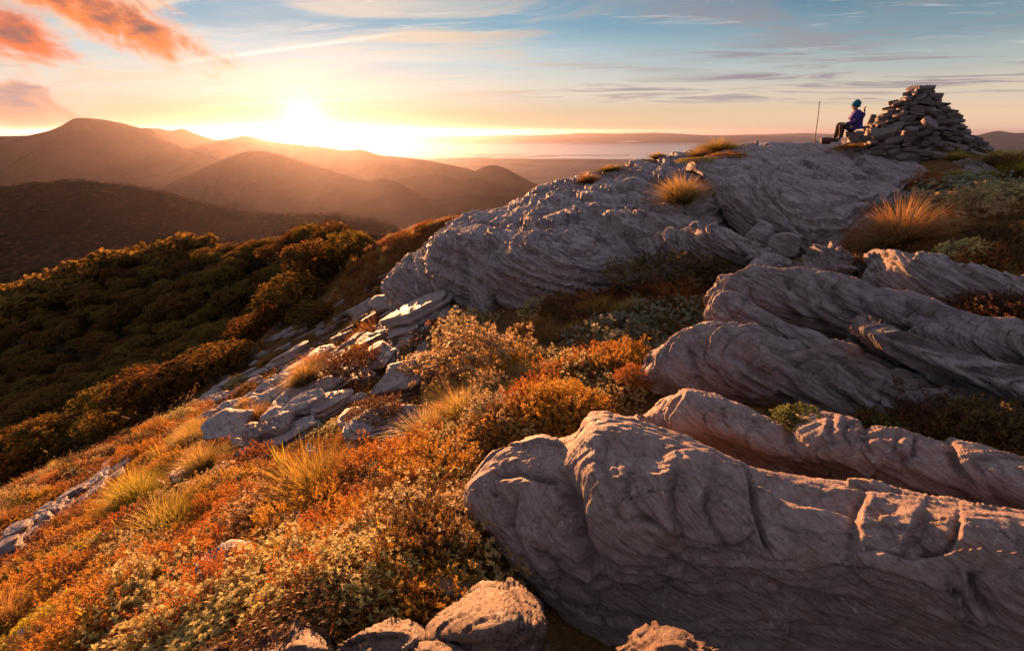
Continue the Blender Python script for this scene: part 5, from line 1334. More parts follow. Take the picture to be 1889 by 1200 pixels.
# ---- plants that stand out: kind, foot pixel, width in pixels, height factor, label
STAND = [
    ('tussock_green', 592, 938, 165, 1.35, 'big golden-green tussock leaning downhill, below the grey slab on edge', (-.45, -.1, 0)),
    ('tussock_green', 318, 990, 150, .95, 'wide yellow tussock just above the yellow-green mat', (-.5, -.1, 0)),
    ('tussock_green', 262, 938, 115, 1.2, 'yellow-green tussock beside the stepped flat stones', (-.4, 0, 0)),
    ('tussock', 352, 818, 80, .8, 'straw tussock on the slope left of the square-ended slab', (-.4, 0, 0)),
    ('tussock', 372, 862, 100, .75, 'pale tussock directly under the square-ended slab', (-.4, 0, 0)),
    ('tussock', 398, 880, 60, .8, 'small grey-gold tussock under the dark narrow slab', None),
    ('spiky', 785, 806, 130, 1.0, 'spiky pale tussock with stiff radiating blades right of the slab on edge', None),
    ('spiky', 757, 846, 90, .95, 'smaller spiky tussock in front of the larger radiating one', None),
    ('tussock', 832, 750, 80, .9, 'loose straw grass between the leaning slab and tall pale shrub', None),
    ('tussock', 565, 705, 80, .8, 'sunlit tussock behind the long pale slab', (-.4, 0, 0)),
    ('tussock', 470, 775, 90, .6, 'glowing straw clump uphill of the square-ended slab', (-.4, 0, 0)),
    ('tussock', 585, 678, 70, .8, 'tussock beside the long streaked boulder end', (-.4, 0, 0)),
    ('tussock', 1256, 372, 95, .78, 'large pale tussock at the head of the cleft below the summit', None),
    ('tussock_green', 1322, 282, 84, .6, 'rounded olive tussock on the skyline left of the pole', None),
    ('tussock', 1290, 290, 46, .6, 'golden tuft just left of the rounded skyline tussock', None),
    ('tussock', 1084, 336, 44, .65, 'small golden tussock on the skyline above the cliff', None),
    ('tussock_green', 1125, 315, 50, .45, 'low green tuft on the skyline, next along from the small golden tussock', None),
    ('tussock', 1212, 292, 36, .5, 'tiny brown tuft on the skyline crest', None),
    ('tussock', 1491, 256, 36, .6, 'dry tuft beside the foot of the pole', None),
    ('tussock_green', 1521, 258, 34, .4, 'low dark green tuft between the pole and the seated person', None),
    ('tussock', 1662, 452, 140, .92, 'tall golden tussock blazing in the sun on the right', (-.15, 0, 0)),
    ('tussock_red', 1727, 358, 40, .95, 'upright reddish tuft behind the tall golden tussock', None),
    ('tussock_red', 1778, 382, 52, .6, 'low reddish grass in the shrubs right of the golden tussock', None),
    ('tussock_green', 1862, 306, 90, .55, 'spreading green grass on the skyline at the right edge', None),
    ('tussock_green', 1905, 308, 110, .6, 'tall green grass cut by the right edge of the frame', None),
    ('tussock_red', 1703, 272, 26, .5, 'little orange tuft at the foot of the cairn', None),
    ('tussock_green', 1785, 318, 60, .3, 'flat greenish tuft left of the dark tilted outcrop', None),
    ('spear', 298, 850, 50, 1.0, 'orange spear-leaved clump at the top of the stone steps', None),
    ('spear', 500, 1150, 100, 1.0, 'clump of tall thin green-gold spears beside the bottom rocks', None),
    ('spear', 950, 800, 44, 1.1, 'few upright yellow blades beside the huge boulder tip', None),
    ('pale', 890, 742, 190, 1.05, 'tall pale-leaved bush in the middle of the picture', None),
    ('grey', 912, 800, 100, .95, 'grey-green bush with small round leaves below the tall pale bush', None),
    ('pale', 862, 640, 100, .8, 'bush with rounded pale flower-like heads under the cliff', None),
    ('pale', 1010, 600, 80, .7, 'whitish bush against the foot of the cliff', None),
    ('pale', 1050, 760, 110, .7, 'yellow glowing bush behind the peak of the huge boulder', None),
    ('pale', 1140, 750, 95, .75, 'bright cream bush between the boulder peak and the long low ledge', None),
    ('grey', 1150, 680, 175, .75, 'silvery spreading bush left of the broad tilted rib', None),
    ('grey', 1235, 618, 130, .7, 'silvery bush beside the lit blunt rib end', None),
    ('pale', 1080, 725, 120, .8, 'sunny pale bush in the middle of the hollow', None),
    ('heath', 1180, 705, 70, .8, 'rounded orange heath beside the nose of the broad rib', None),
    ('heath', 805, 935, 175, .85, 'large orange heath mound left of the huge boulder', None),
    ('heath', 680, 955, 200, .85, 'long orange heath mound under the big golden-green tussock', None),
    ('heath', 580, 1010, 160, .8, 'orange heath hump sloping left below the long mound', None),
    ('heath', 520, 1050, 120, .7, 'dark-sided heath hump near the folded purple rock', None),
    ('heath', 862, 1055, 130, .85, 'reddish heath hugging the underside of the huge boulder', None),
    ('heath', 845, 985, 90, .7, 'small heath tucked against the huge boulder', None),
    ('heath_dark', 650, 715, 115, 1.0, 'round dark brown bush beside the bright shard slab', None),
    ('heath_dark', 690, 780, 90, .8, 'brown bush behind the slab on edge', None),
    ('pale', 570, 1110, 180, .7, 'yellow-leaved bush left of centre near the bottom', None),
    ('pale', 690, 1075, 170, .75, 'cream-leaved bush in the lower middle', None),
    ('pale', 760, 1060, 120, .75, 'pale bush beside the silver rosettes, lower middle', None),
    ('pale', 640, 1105, 100, .6, 'pale bush just above the bottom middle rocks', None),
    ('pale', 440, 1140, 120, .6, 'yellow-budded bush at the bottom left of centre', None),
    ('pale', 410, 930, 120, .75, 'golden-leaved bush right of the wide yellow tussock', None),
    ('pale', 455, 950, 90, .7, 'darker golden bush at the heart of the slope', None),
    ('pale', 614, 818, 70, .7, 'pale bush at the foot of the split outcrop', None),
    ('pale', 782, 690, 70, .7, 'tan bush above the leaning striped slab', None),
    ('pale', 828, 655, 70, .7, 'tan bush under the long sheet of schist', None),
    ('heath_dark', 790, 640, 70, .7, 'dark bush beneath the tip of the long sheet of schist', None),
    ('heath', 475, 860, 70, .9, 'rusty bush in front of the blocky upright stone', None),
    ('heath', 560, 850, 80, .6, 'rusty mat right of the blocky upright stone', None),
    ('green', 415, 1000, 70, .6, 'olive bush beside the golden-leaved bush', None),
    ('yellow', 60, 1140, 190, .8, 'yellow-green mat shrub at the bottom left corner', None),
    ('yellow', 150, 1090, 170, .8, 'middle hump of the yellow-green mat shrubs', None),
    ('yellow', 215, 1035, 130, .8, 'upper hump of the yellow-green mat shrubs', None),
    ('yellow', 100, 1185, 150, .8, 'lowest yellow-green hump, at the bottom edge', None),
    ('green', 238, 1028, 90, .7, 'dark green bush at the head of the yellow-green mats', None),
    ('heath', 280, 1120, 210, .65, 'broad rust-brown heath mat right of the yellow-green mats', None),
    ('heath', 370, 1040, 150, .6, 'red-orange heath mat above the rust-brown one', None),
    ('heath', 180, 1180, 150, .6, 'rust heath at the bottom edge beside the yellow-green hump', None),
    ('silver', 645, 990, 62, .8, 'silvery dagger-leaved rosette in the gap between heath mounds', None),
    ('silver', 722, 985, 66, .8, 'pale dagger-leaved rosette right of the heath gap', None),
    ('silver', 752, 972, 60, .7, 'whitish rosette beneath the large heath mound', None),
    ('silver', 330, 1085, 50, .7, 'small silver rosette above the folded purple rock', None),
    ('silver', 355, 1082, 46, .7, 'silver rosette beside its smaller neighbour above the purple rock', None),
    ('silver', 420, 1135, 60, .9, 'green-silver rosette in front of the folded purple rock', None),
    ('silver', 385, 1150, 50, .8, 'silver rosette left of the folded purple rock', None),
    ('silver', 480, 975, 50, .7, 'grey rosette under the darker golden bush', None),
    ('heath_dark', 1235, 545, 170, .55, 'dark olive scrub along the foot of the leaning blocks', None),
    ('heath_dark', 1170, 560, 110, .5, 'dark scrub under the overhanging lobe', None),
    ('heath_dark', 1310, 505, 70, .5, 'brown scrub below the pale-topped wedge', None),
    ('heath', 1080, 590, 130, .55, 'orange scrub in shade at the foot of the overhang', None),
    ('heath', 1010, 640, 120, .55, 'glowing orange scrub in the hollow below the cliff', None),
    ('heath', 1100, 645, 120, .5, 'russet scrub at the centre of the hollow', None),
    ('pale', 1735, 448, 130, .85, 'bush covered in small yellow buds right of the golden tussock', None),
    ('grey', 1775, 390, 130, .6, 'grey-green bush behind the yellow-budded bush', None),
    ('pale', 1835, 405, 110, .6, 'straw-coloured bush right of the yellow-budded bush', None),
    ('heath', 1690, 470, 120, .5, 'red-brown heath topping the square-ended block', None),
    ('heath_dark', 1585, 515, 90, .7, 'brown heath left of the square-ended block', None),
    ('green', 1632, 462, 70, .6, 'green leafy clump at the foot of the golden tussock', None),
    ('grey', 1620, 395, 56, .7, 'grey-green sprig bush left of the golden tussock', None),
    ('heath_dark', 1840, 480, 110, .55, 'dark brown heath above the right end of the block', None),
    ('heath_dark', 1770, 478, 80, .5, 'brown heath on the far side of the square-ended block', None),
    ('green', 1480, 780, 70, .7, 'small green plant rooted behind the long low ledge', None),
    ('green', 1640, 778, 60, .7, 'leafy green plant in the cleft behind the ledge', None),
    ('green', 1690, 795, 60, .7, 'broad-leaved plant in the cleft, next to the jointed ledge', None),
    ('green', 1765, 810, 60, .7, 'yellowish leafy plant in the cleft near the right edge', None),
    ('heath_dark', 1850, 830, 110, .8, 'fine-leaved dark shrub in the cleft at the right edge', None),
    ('heath_dark', 1910, 850, 120, .8, 'fine-leaved shrub cut by the right frame edge', None),
    ('heath', 1340, 305, 70, .35, 'flat green-gold cushion below the skyline tussock', None),
    ('yellow', 1285, 308, 60, .3, 'flat cushion left of the green-gold one below the skyline', None),
    ('heath', 1560, 285, 50, .35, 'orange moss cushion on the dome below the person', None),
]
NF = []
for kind, px, py, wpx, hf, lab, tilt in STAND:
    bush = not ('tussock' in kind or kind in ('spiky', 'spear', 'silver'))
    if bush: py = py - .22 * wpx
    p, d, nm = view_hit(px, min(py, 1199 + 40))
    g_ = gpoint(px, py)
    if p is None or d > 60:
        if g_ is None: NF.append(lab); continue
        p, d = g_
    # stand on soil unless the rock really is what is seen there
    size = wpx * d / F * (1.0 if 'tussock' in kind or kind in ('spiky', 'spear') else 1.3)
    zs = ground_z(p[0], p[1])[0]
    if p[2] - zs < .35: p = np.array([p[0], p[1], max(zs, p[2] - .05)])
    plant(kind, p, size, lab, None, hf, .5, tilt=tilt)
    # (size is the width; tussocks are about as wide as tall at unit size)

# ---- the rest of the cover, set out at random over the soil in view
REG = [  # photo polygons of open ground, with the mix of plants and how many
    ([(0, 900), (300, 772), (600, 606), (700, 560), (800, 590), (900, 640), (1000, 620), (1180, 640), (1150, 740), (1000, 790), (880, 830), (850, 900), (880, 1000), (900, 1080), (860, 1200), (0, 1200)],
     {'heath': 212, 'heath_dark': 80, 'pale': 170, 'tussock': 170, 'tussock_green': 45, 'yellow': 60, 'grey': 40, 'silver': 40, 'spear': 30}),
    ([(610, 565), (660, 470), (720, 440), (800, 412), (862, 396), (830, 440), (800, 470), (720, 520), (680, 560)], {'heath_dark': 20, 'heath': 62, 'tussock': 40, 'pale': 18}),
    ([(1580, 500), (1620, 380), (1720, 340), (1889, 350), (1889, 500), (1700, 490)], {'heath_dark': 16, 'grey': 16, 'pale': 14, 'tussock_red': 4, 'heath': 12}),
    ([(1000, 590), (1180, 550), (1300, 520), (1300, 580), (1200, 640), (1050, 660)], {'heath_dark': 22, 'heath': 18, 'tussock': 10}),
    ([(1430, 770), (1560, 775), (1889, 850), (1889, 800), (1700, 775), (1500, 745)], {'heath_dark': 10, 'green': 8}),
    ([(1740, 545), (1900, 575), (1900, 615), (1760, 590)], {'heath_dark': 14, 'heath': 5}),
    ([(1650, 280), (1780, 300), (1889, 330), (1889, 300), (1800, 285)], {'yellow': 8, 'heath_dark': 8, 'tussock_green': 6}),
]
SCAT = {'heath': ('orange heath shrub among many alike across the slope', 'orange heath shrubs over the slope'), 'heath_dark': ('brown heath shrub among many alike on open ground', 'brown heath shrubs on open ground'),
        'pale': ('pale-leaved shrub among many alike over the slope', 'pale-leaved shrubs over the slope'), 'tussock': ('small straw tussock among many alike over the slope', 'small straw tussocks'),
        'tussock_green': ('small yellow-green tussock among many alike over the slope', 'small yellow-green tussocks'), 'yellow': ('low yellow-green shrub among many alike on the slope', 'low yellow-green shrubs'),
        'grey': ('small grey-green shrub among many alike on open ground', 'small grey-green shrubs'), 'silver': ('little silver rosette among many alike on the slope', 'little silver rosettes'),
        'spear': ('spear-leaved tuft among many alike on the slope', 'spear-leaved tufts'), 'tussock_red': ('small reddish tuft among shrubs on the right', 'small reddish tufts'), 'green': ('leafy green plant in the dark cleft behind the ledge', 'leafy plants in the cleft')}
SIZE = {'heath': (.35, .9), 'heath_dark': (.4, .85), 'pale': (.32, .75), 'tussock': (.28, .55), 'tussock_green': (.3, .55), 'yellow': (.3, .7), 'grey': (.22, .5), 'silver': (.14, .28), 'spear': (.25, .5), 'tussock_red': (.2, .4), 'green': (.15, .3)}
def in_poly(x, y, poly):
    c = False; n = len(poly); j = n - 1
    for i in range(n):
        xi, yi = poly[i]; xj, yj = poly[j]
        if (yi > y) != (yj > y) and x < (xj - xi) * (y - yi) / (yj - yi) + xi: c = not c
        j = i
    return c
def rand_in(poly, rng):
    xs = [p[0] for p in poly]; ys = [p[1] for p in poly]
    while True:
        x, y = rng.uniform(min(xs), max(xs)), rng.uniform(min(ys), max(ys))
        if in_poly(x, y, poly): return x, y
KEEP_OFF = [[(330, 1215), (430, 1165), (540, 1130), (640, 1150), (700, 1130), (790, 1140), (790, 1090), (880, 1060), (1000, 1090), (1010, 1215)], [(480, 850), (500, 735), (640, 690), (640, 800), (600, 850)], [(640, 850), (700, 690), (800, 690), (770, 790)], [(0, 1040), (100, 940), (225, 850), (270, 860), (180, 940), (60, 1040)]]
def kept(x, y): return any(in_poly(x, y, q) for q in KEEP_OFF)
SOIL = ('hillside', 'lower_slope')
srng = random.Random(9)
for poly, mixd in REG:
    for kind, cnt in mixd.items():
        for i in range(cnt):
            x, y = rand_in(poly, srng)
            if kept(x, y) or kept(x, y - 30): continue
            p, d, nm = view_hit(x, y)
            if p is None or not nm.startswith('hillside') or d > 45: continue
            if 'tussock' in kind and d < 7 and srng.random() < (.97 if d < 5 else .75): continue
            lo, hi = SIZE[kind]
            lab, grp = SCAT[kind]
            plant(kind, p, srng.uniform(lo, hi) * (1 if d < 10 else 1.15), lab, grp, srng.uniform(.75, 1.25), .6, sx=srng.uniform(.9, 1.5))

# ---- ground cover nobody could count: short dry grass and litter over all the soil
def cover(name, count, mat, seed, hmin, hmax, blades, width, spread, regs, upto=45):
    rng = random.Random(seed); nr = np.random.RandomState(seed)
    pts, sc = [], []
    for poly, w in regs:
        got = 0; tries = 0
        while got < count * w and tries < count * w * 3:
            tries += 1
            x, y = rand_in(poly, rng)
            p, d, nm = view_hit(x, y)
            if p is None or not nm.startswith('hillside') or d > upto: continue
            pts.append(p); sc.append(max(.8, min(d / 7.0, 2.2))); got += 1
    pts = np.array(pts); sc = np.array(sc); n = len(pts) * blades
    B = np.repeat(pts, blades, 0) + nr.randn(n, 3) * (np.repeat(sc, blades) * spread)[:, None] * [1, 1, 0]
    B[:, 2] = ground_z(B[:, 0], B[:, 1]) + nr.uniform(-.02, .10, n)
    az = nr.uniform(0, 6.283, n)
    dirs = norm_rows(np.stack([np.cos(az) * .8 - .15, np.sin(az) * .8, nr.uniform(.35, 1.1, n)], 1))
    L = np.repeat(sc, blades) * nr.uniform(hmin, hmax, n)
    V = leaves_np(B - dirs * .02, dirs, norm_rows(nr.randn(n, 3)), L, np.repeat(sc, blades) * width * nr.uniform(.6, 1.3, n), .1)
    tip = np.tile(np.array([.1, .6, 1.0, .6]), n) * np.repeat(nr.uniform(.5, 1, n), 4)
    me = finish_leaves(name, V, tip, np.repeat(nr.uniform(0, 1, n), 4), mat)
    tag(link(name, me), kind='stuff')
cover('dry_grass', 3800, ML['litter'], 3, .06, .17, 22, .010, .11, [(REG[0][0], 1.0), (REG[1][0], .18), (REG[2][0], .08), (REG[3][0], .10), (REG[4][0], .04), (REG[5][0], .05)])
cover('heath_litter', 2600, ML['heath'], 4, .03, .07, 30, .018, .14, [(REG[0][0], 1.0), (REG[1][0], .2), (REG[2][0], .1), (REG[3][0], .15), (REG[4][0], .06)])
# ---------------------------------------------------------------- beech forest below the slope
m, g = new_mat('tree_bark')
M_bark = finish(m, g, g.mix(g.noise(g.n('ShaderNodeTexCoord').outputs['Object'], 6, 4), (.07, .055, .04), (.22, .19, .15)), .95, .1)

def tree_meshes(seed, sprigs=420, per=8, leaf=.060, width=.032):
    rng = np.random.RandomState(seed)
    # several flat-topped lobes
    cs = [(0, 0, .62, .40)] + [(.26 * math.cos(a), .26 * math.sin(a), rng.uniform(.36, .62), rng.uniform(.20, .30)) for a in np.linspace(0, 6.28, 7)[:-1] + rng.uniform(0, 1)]
    pts, dirs = [], []
    for cx, cy, cz, r in cs:
        k = int(sprigs * r * r / sum(c[3] ** 2 for c in cs))
        d = norm_rows(rng.randn(k, 3)); d[:, 2] = np.where(d[:, 2] < -.25, -d[:, 2], d[:, 2])
        rr = r * (.80 + .25 * rng.uniform(0, 1, k)) * (1 + .25 * fbm(d * 3 + seed, 3, seed))
        pts.append(np.array([cx, cy, cz]) + d * rr[:, None] * np.array([1, 1, .62])); dirs.append(d)
    C = np.vstack(pts); dd = np.vstack(dirs); ns = len(C)
    ax = norm_rows(dd + np.array([-.15, .1, .7]) + .3 * rng.randn(ns, 3))
    n = ns * per
    A = np.repeat(ax, per, 0); rnd3 = norm_rows(rng.randn(n, 3))
    rad = norm_rows(rnd3 - (rnd3 * A).sum(1)[:, None] * A)
    V = leaves_np(np.repeat(C, per, 0) + .02 * rng.randn(n, 3), norm_rows(A * .35 + rad), A, leaf * rng.uniform(.6, 1.3, n), width * rng.uniform(.6, 1.3, n), .2)
    up = np.clip((np.repeat(C[:, 2], per) - .30) * 1.3 + .15 * rng.randn(n), 0, 1)  # sunlit tops put into the colour: dark low leaves, bright orange above
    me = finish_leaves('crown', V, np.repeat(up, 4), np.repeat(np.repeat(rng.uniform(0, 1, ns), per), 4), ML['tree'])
    tips = np.array([(c[0] * .9, c[1] * .9, c[2]) for c in cs] + [tuple(C[i]) for i in rng.randint(0, ns, 14)])
    tr = twigs_mesh('trunk', tips, rng, .055, M_bark)
    return me, tr
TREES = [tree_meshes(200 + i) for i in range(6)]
FAR = [tree_meshes(230 + i, 56, 3, .24, .16)[0] for i in range(4)]
def arrays(me):
    V = np.zeros(len(me.vertices) * 3, np.float32); me.vertices.foreach_get('co', V)
    c = np.zeros(len(me.vertices) * 4, np.float32); me.color_attributes['tip'].data.foreach_get('color', c)
    return V.reshape(-1, 3), c.reshape(-1, 4)

def join_crowns(name, src, pts, sizes, rng, mat):
    VS, CS = [], []
    A = [arrays(m_) for m_ in src]
    for p, s in zip(pts, sizes):
        V, c = A[rng.randint(len(A))]
        a = rng.uniform(0, 6.28); ca, sa = math.cos(a), math.sin(a)
        X = V * s; X = np.stack([X[:, 0] * ca - X[:, 1] * sa, X[:, 0] * sa + X[:, 1] * ca, X[:, 2] * rng.uniform(.8, 1.2)], 1) + p
        c = c.copy(); c[:, 1] = .25 * c[:, 1] + .75 * rng.uniform(0, 1)
        VS.append(X); CS.append(c)
    V = np.vstack(VS); c = np.vstack(CS)
    me = finish_leaves(name, V, c[:, 0], c[:, 1], mat)
    return tag(link(name, me), kind='stuff')

frng = np.random.RandomState(31)
FPOLY = [(-40, 570), (130, 535), (250, 492), (340, 470), (420, 455), (500, 446), (570, 440), (640, 434), (664, 462), (622, 560), (560, 640), (450, 705), (300, 790), (150, 860), (-40, 930)]
cand = []
for gx in np.arange(-230, -2, 2.7):
    for gy in np.arange(6, 200, 2.7):
        cand.append((gx + frng.uniform(-1.2, 1.2), gy + frng.uniform(-1.2, 1.2)))
cand = np.array(cand)
P = np.column_stack([cand, ground_z(cand[:, 0], cand[:, 1])])
fx_, fy_, fd_ = project(P)
tp = project(P + np.array([0, 0, 2.5]))
okk = []
for i in range(len(P)):
    if fd_[i] < 24: continue
    if in_poly(fx_[i], fy_[i], FPOLY) or in_poly(tp[0][i], tp[1][i], FPOLY):
        if frng.uniform() < min(1, (.55 if fd_[i] < 80 else .85) + 12.0 / fd_[i]): okk.append(i)
okk.sort(key=lambda i: fd_[i])
print('forest trees', len(okk))
near, rest = okk[:300], okk[300:]
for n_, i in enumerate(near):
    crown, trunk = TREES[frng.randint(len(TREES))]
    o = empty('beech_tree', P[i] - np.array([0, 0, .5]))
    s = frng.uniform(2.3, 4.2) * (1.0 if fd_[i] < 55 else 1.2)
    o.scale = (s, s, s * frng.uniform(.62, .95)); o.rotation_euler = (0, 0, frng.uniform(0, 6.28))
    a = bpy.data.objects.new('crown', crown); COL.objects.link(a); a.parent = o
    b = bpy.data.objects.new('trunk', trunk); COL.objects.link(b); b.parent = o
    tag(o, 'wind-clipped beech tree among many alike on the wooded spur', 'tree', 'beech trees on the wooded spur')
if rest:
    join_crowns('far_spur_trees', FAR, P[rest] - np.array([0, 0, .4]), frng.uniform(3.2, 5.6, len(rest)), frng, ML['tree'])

# the wooded hill across the gully: crowns standing on the hill's own surface
me = HILL.data
V = np.zeros(len(me.vertices) * 3, np.float32); me.vertices.foreach_get('co', V); V = V.reshape(260, 90, 3)
hp, hs = [], []
for t in range(9000):
    a, b = frng.uniform(0, 258.9), frng.uniform(38, 80)
    i, j = int(a), int(b); f, h = a - i, b - j
    p = (V[i, j] * (1 - f) + V[i + 1, j] * f) * (1 - h) + (V[i, j + 1] * (1 - f) + V[i + 1, j + 1] * f) * h
    x, y, d = project(p[None])
    if -60 < x[0] < 760 and 320 < y[0] < 640: hp.append(p - np.array([0, 0, 1.0])); hs.append(frng.uniform(6.5, 11.0))
print('hill crowns', len(hp))
def crown_ball(seed):
    """rounded far-off crown: lumpy dome, open below"""
    bm = bmesh.new(); bmesh.ops.create_icosphere(bm, subdivisions=1, radius=.5)
    bmesh.ops.delete(bm, geom=[v for v in bm.verts if v.co.z < -.22], context='VERTS')
    P = np.array([v.co[:] for v in bm.verts]); T = np.array([[v.index for v in f.verts] for f in bm.faces])
    bm.free()
    P *= (1 + .34 * fbm(P * 4.5 + seed * 3.3, 3, seed))[:, None]; P[:, 2] *= .72
    return P, T
BALLS = [crown_ball(k) for k in range(9)]
VS, TS, CS, nb = [], [], [], 0
for p, sz in zip(hp[:6000], hs[:6000]):
    Vb, Tb = BALLS[frng.randint(9)]
    a = frng.uniform(0, 6.28); ca, sa = math.cos(a), math.sin(a); X = Vb * sz
    VS.append(np.stack([X[:, 0] * ca - X[:, 1] * sa, X[:, 0] * sa + X[:, 1] * ca, X[:, 2]], 1) + p + np.array([0, 0, sz * .25])); TS.append(Tb + nb); nb += len(Vb)
    CS.append(np.stack([np.clip(Vb[:, 2] * 1.6 + .3, 0, 1), np.full(len(Vb), frng.uniform(0, 1))], 1))
c = np.vstack(CS)
m, g = new_mat('hill_crowns')
at_ = g.n('ShaderNodeAttribute', attribute_name='tip')
tt_, rr_ = g.sep(at_.outputs['Color'])[0:2]
pos = g.n('ShaderNodeNewGeometry').outputs['Position']
leafn = g.noise(pos, 1.1, 4, .7)
colh = g.mix(rr_, (.105, .058, .036), (.27, .145, .092))
finish(m, g, g.mix(g.maprange(leafn, .42, .62), (.018, .012, .008), colh), .95, .02, bump(g, leafn, 1.2, 1.0), .15)
me = mesh_np('hill_forest', np.vstack(VS), None, np.vstack(TS)); set_tip(me, c[:, 0], c[:, 1]); me.materials.append(m)
tag(link('hill_forest', me), kind='stuff')
# ---------------------------------------------------------------- the cairn
STONES = [slab_mesh('stone', 300 + i, 4, 1 + (i % 3 == 0), chip=.08, dome=.10, flat=True) for i in range(12)]
M_cairn = rock_material('cairn_schist', (.135, .098, .092), (.035, .024, .022), (.23, .185, .18), .5, 2.0, False, .03)
for s_ in STONES: s_.materials[0] = M_cairn
cp, cd, cn = view_hit(1668, 276)
if cp is None: cp, cd = at(1668, 276, 14.4), 14.4
CX = at(1672, 262, 14.9); base = np.array([CX[0], CX[1], -0.62])
cairn = empty('cairn', base); tag(cairn, 'tall heaped cairn of flat dark stones on the summit', 'cairn')
crng = np.random.RandomState(4)
prof_z = [0, .15, .35, .60, .85, 1.05, 1.30, 1.50, 1.62, 1.84]
prof_r = [2.35, 1.95, 1.62, 1.34, 1.08, .90, .62, .46, .34, .10]
z = 0.02; cnt = 0
while z < 1.80:
    r = float(np.interp(z, prof_z, prof_r))
    th = crng.uniform(.055, .10)
    step = .46 if z < .5 else .385
    n = max(2, int(2 * math.pi * r / step))
    a0 = crng.uniform(0, 6.28)
    for k in range(n):
        a = a0 + (k + crng.uniform(-.3, .3)) / n * 2 * math.pi
        if math.sin(a) > .35 and z < 1.2: continue      # the far side is never in view
        L = crng.uniform(.24, .58) * (1.0 if z < 1.4 else .8); w = crng.uniform(.16, .34)
        rad = np.array([math.cos(a), math.sin(a), 0.0])
        c = base + rad * (r - L * .30 + crng.uniform(-.13, .12)) + np.array([0, 0, z + crng.uniform(-.02, .03)])
        if z < .5: c[2] -= .10 * (r - 1.4)
        yaw = a + crng.uniform(-.7, .7) + (math.pi / 2 if crng.uniform() < .45 else 0)
        tilt = Vector((math.cos(a) * crng.uniform(.0, .35 if z > .5 else .75) + crng.randn() * .12, math.sin(a) * .22 + crng.randn() * .12, 1)).normalized()
        q = tilt.to_track_quat('Z', 'Y').to_matrix() @ Matrix.Rotation(yaw, 3, 'Z')
        o = bpy.data.objects.new('stone', STONES[crng.randint(12)]); COL.objects.link(o)
        o.parent = cairn
        M4 = q.to_4x4() @ Matrix.Diagonal((L, w, th * crng.uniform(.8, 1.5), 1)); M4.translation = Vector(c - base)
        o.matrix_local = M4; cnt += 1
    z += th * .86
print('cairn stones', cnt)
# fill inside, so no daylight shows between the stones
nz, na = 24, 40
zz = np.linspace(-.35, 1.68, nz); aa = np.linspace(0, 2 * math.pi, na, endpoint=False)
rr = np.interp(np.maximum(zz, 0), prof_z, prof_r) - .24
rr = np.maximum(rr, .03)
Pc = np.stack([np.cos(aa)[:, None] * rr, np.sin(aa)[:, None] * rr, np.tile(zz, (na, 1))], -1)
Pc[..., :2] *= (1 + .12 * fbm(Pc.reshape(-1, 3) * 5, 3, 6).reshape(na, nz))[..., None]
link('rubble_core', mesh_np('rubble_core', Pc.reshape(-1, 3), grid_quads(na, nz, True), smooth=False), M_cairn, cairn)
# the few stones anyone would point at
for px, py, D, L, w, t, tilt_, yaw, lab in [
    (1606, 228, 14.2, .16, .13, .24, (.1, 0, 1), .4, 'upright pointed stone at the left shoulder'),
    (1748, 216, 14.7, .62, .40, .10, (.25, 0, 1), .1, 'flat slab jutting out at the right'),
    (1683, 168, 14.8, .46, .24, .10, (-.75, 0, 1), .0, 'tilted capstone at the very top'),
    (1712, 232, 13.2, .55, .40, .12, (.3, -.7, 1), .6, 'wide pale slab leaning on the front'),
    (1675, 250, 13.0, .36, .30, .20, (0, -.3, 1), .3, 'blocky grey stone low at the front'),
    (1626, 250, 13.0, .60, .34, .12, (-.55, -.4, 1), .1, 'leaning slab at the left foot'),
    (1650, 240, 13.1, .44, .30, .12, (-.4, -.5, 1), 1.0, 'dark slab leaning low on the left')]:
    o = bpy.data.objects.new('stone', STONES[len(lab) % 12]); COL.objects.link(o); o.parent = cairn
    q = Vector(tilt_).normalized().to_track_quat('Z', 'Y').to_matrix() @ Matrix.Rotation(yaw, 3, 'Z')
    M4 = q.to_4x4() @ Matrix.Diagonal((L, w, t, 1)); M4.translation = Vector(at(px, py, D) - base)
    o.matrix_local = M4; o['label'] = lab

# ---------------------------------------------------------------- marker pole
pa, pb = at(1505, 252, 14.8), at(1512, 187, 14.8)
def tube(name, pts, radii, mat, parent=None, sides=8):
    pts = np.array(pts, float); n = len(pts); rows = []
    for i in range(n):
        t = unit(pts[min(i + 1, n - 1)] - pts[max(i - 1, 0)]); s = unit(np.cross(t, (0.3, 1, .1))); u = np.cross(s, t)
        rows.append([pts[i] + (s * math.cos(a) + u * math.sin(a)) * radii[i] for a in np.linspace(0, 2 * math.pi, sides, endpoint=False)])
    P = np.swapaxes(np.array(rows), 0, 1)
    me = mesh_np(name, P.reshape(-1, 3), grid_quads(sides, n, True))
    return link(name, me, mat, parent)
m, g = new_mat('weathered_pole')
M_pole = finish(m, g, g.mix(g.noise(g.n('ShaderNodeTexCoord').outputs['Object'], 12, 3), (.14, .10, .08), (.26, .20, .16)), .7, .3)
pole = empty('marker_pole', pa); tag(pole, 'thin leaning marker pole on the skyline left of the person', 'pole')
tube('shaft', [(0, 0, -.25), (pb - pa) * .5, (pb - pa) * .97], [.014, .013, .012], M_pole, pole)
tube('cap', [(pb - pa) * .97, (pb - pa) * .985, pb - pa], [.017, .018, .010], M_pole, pole)
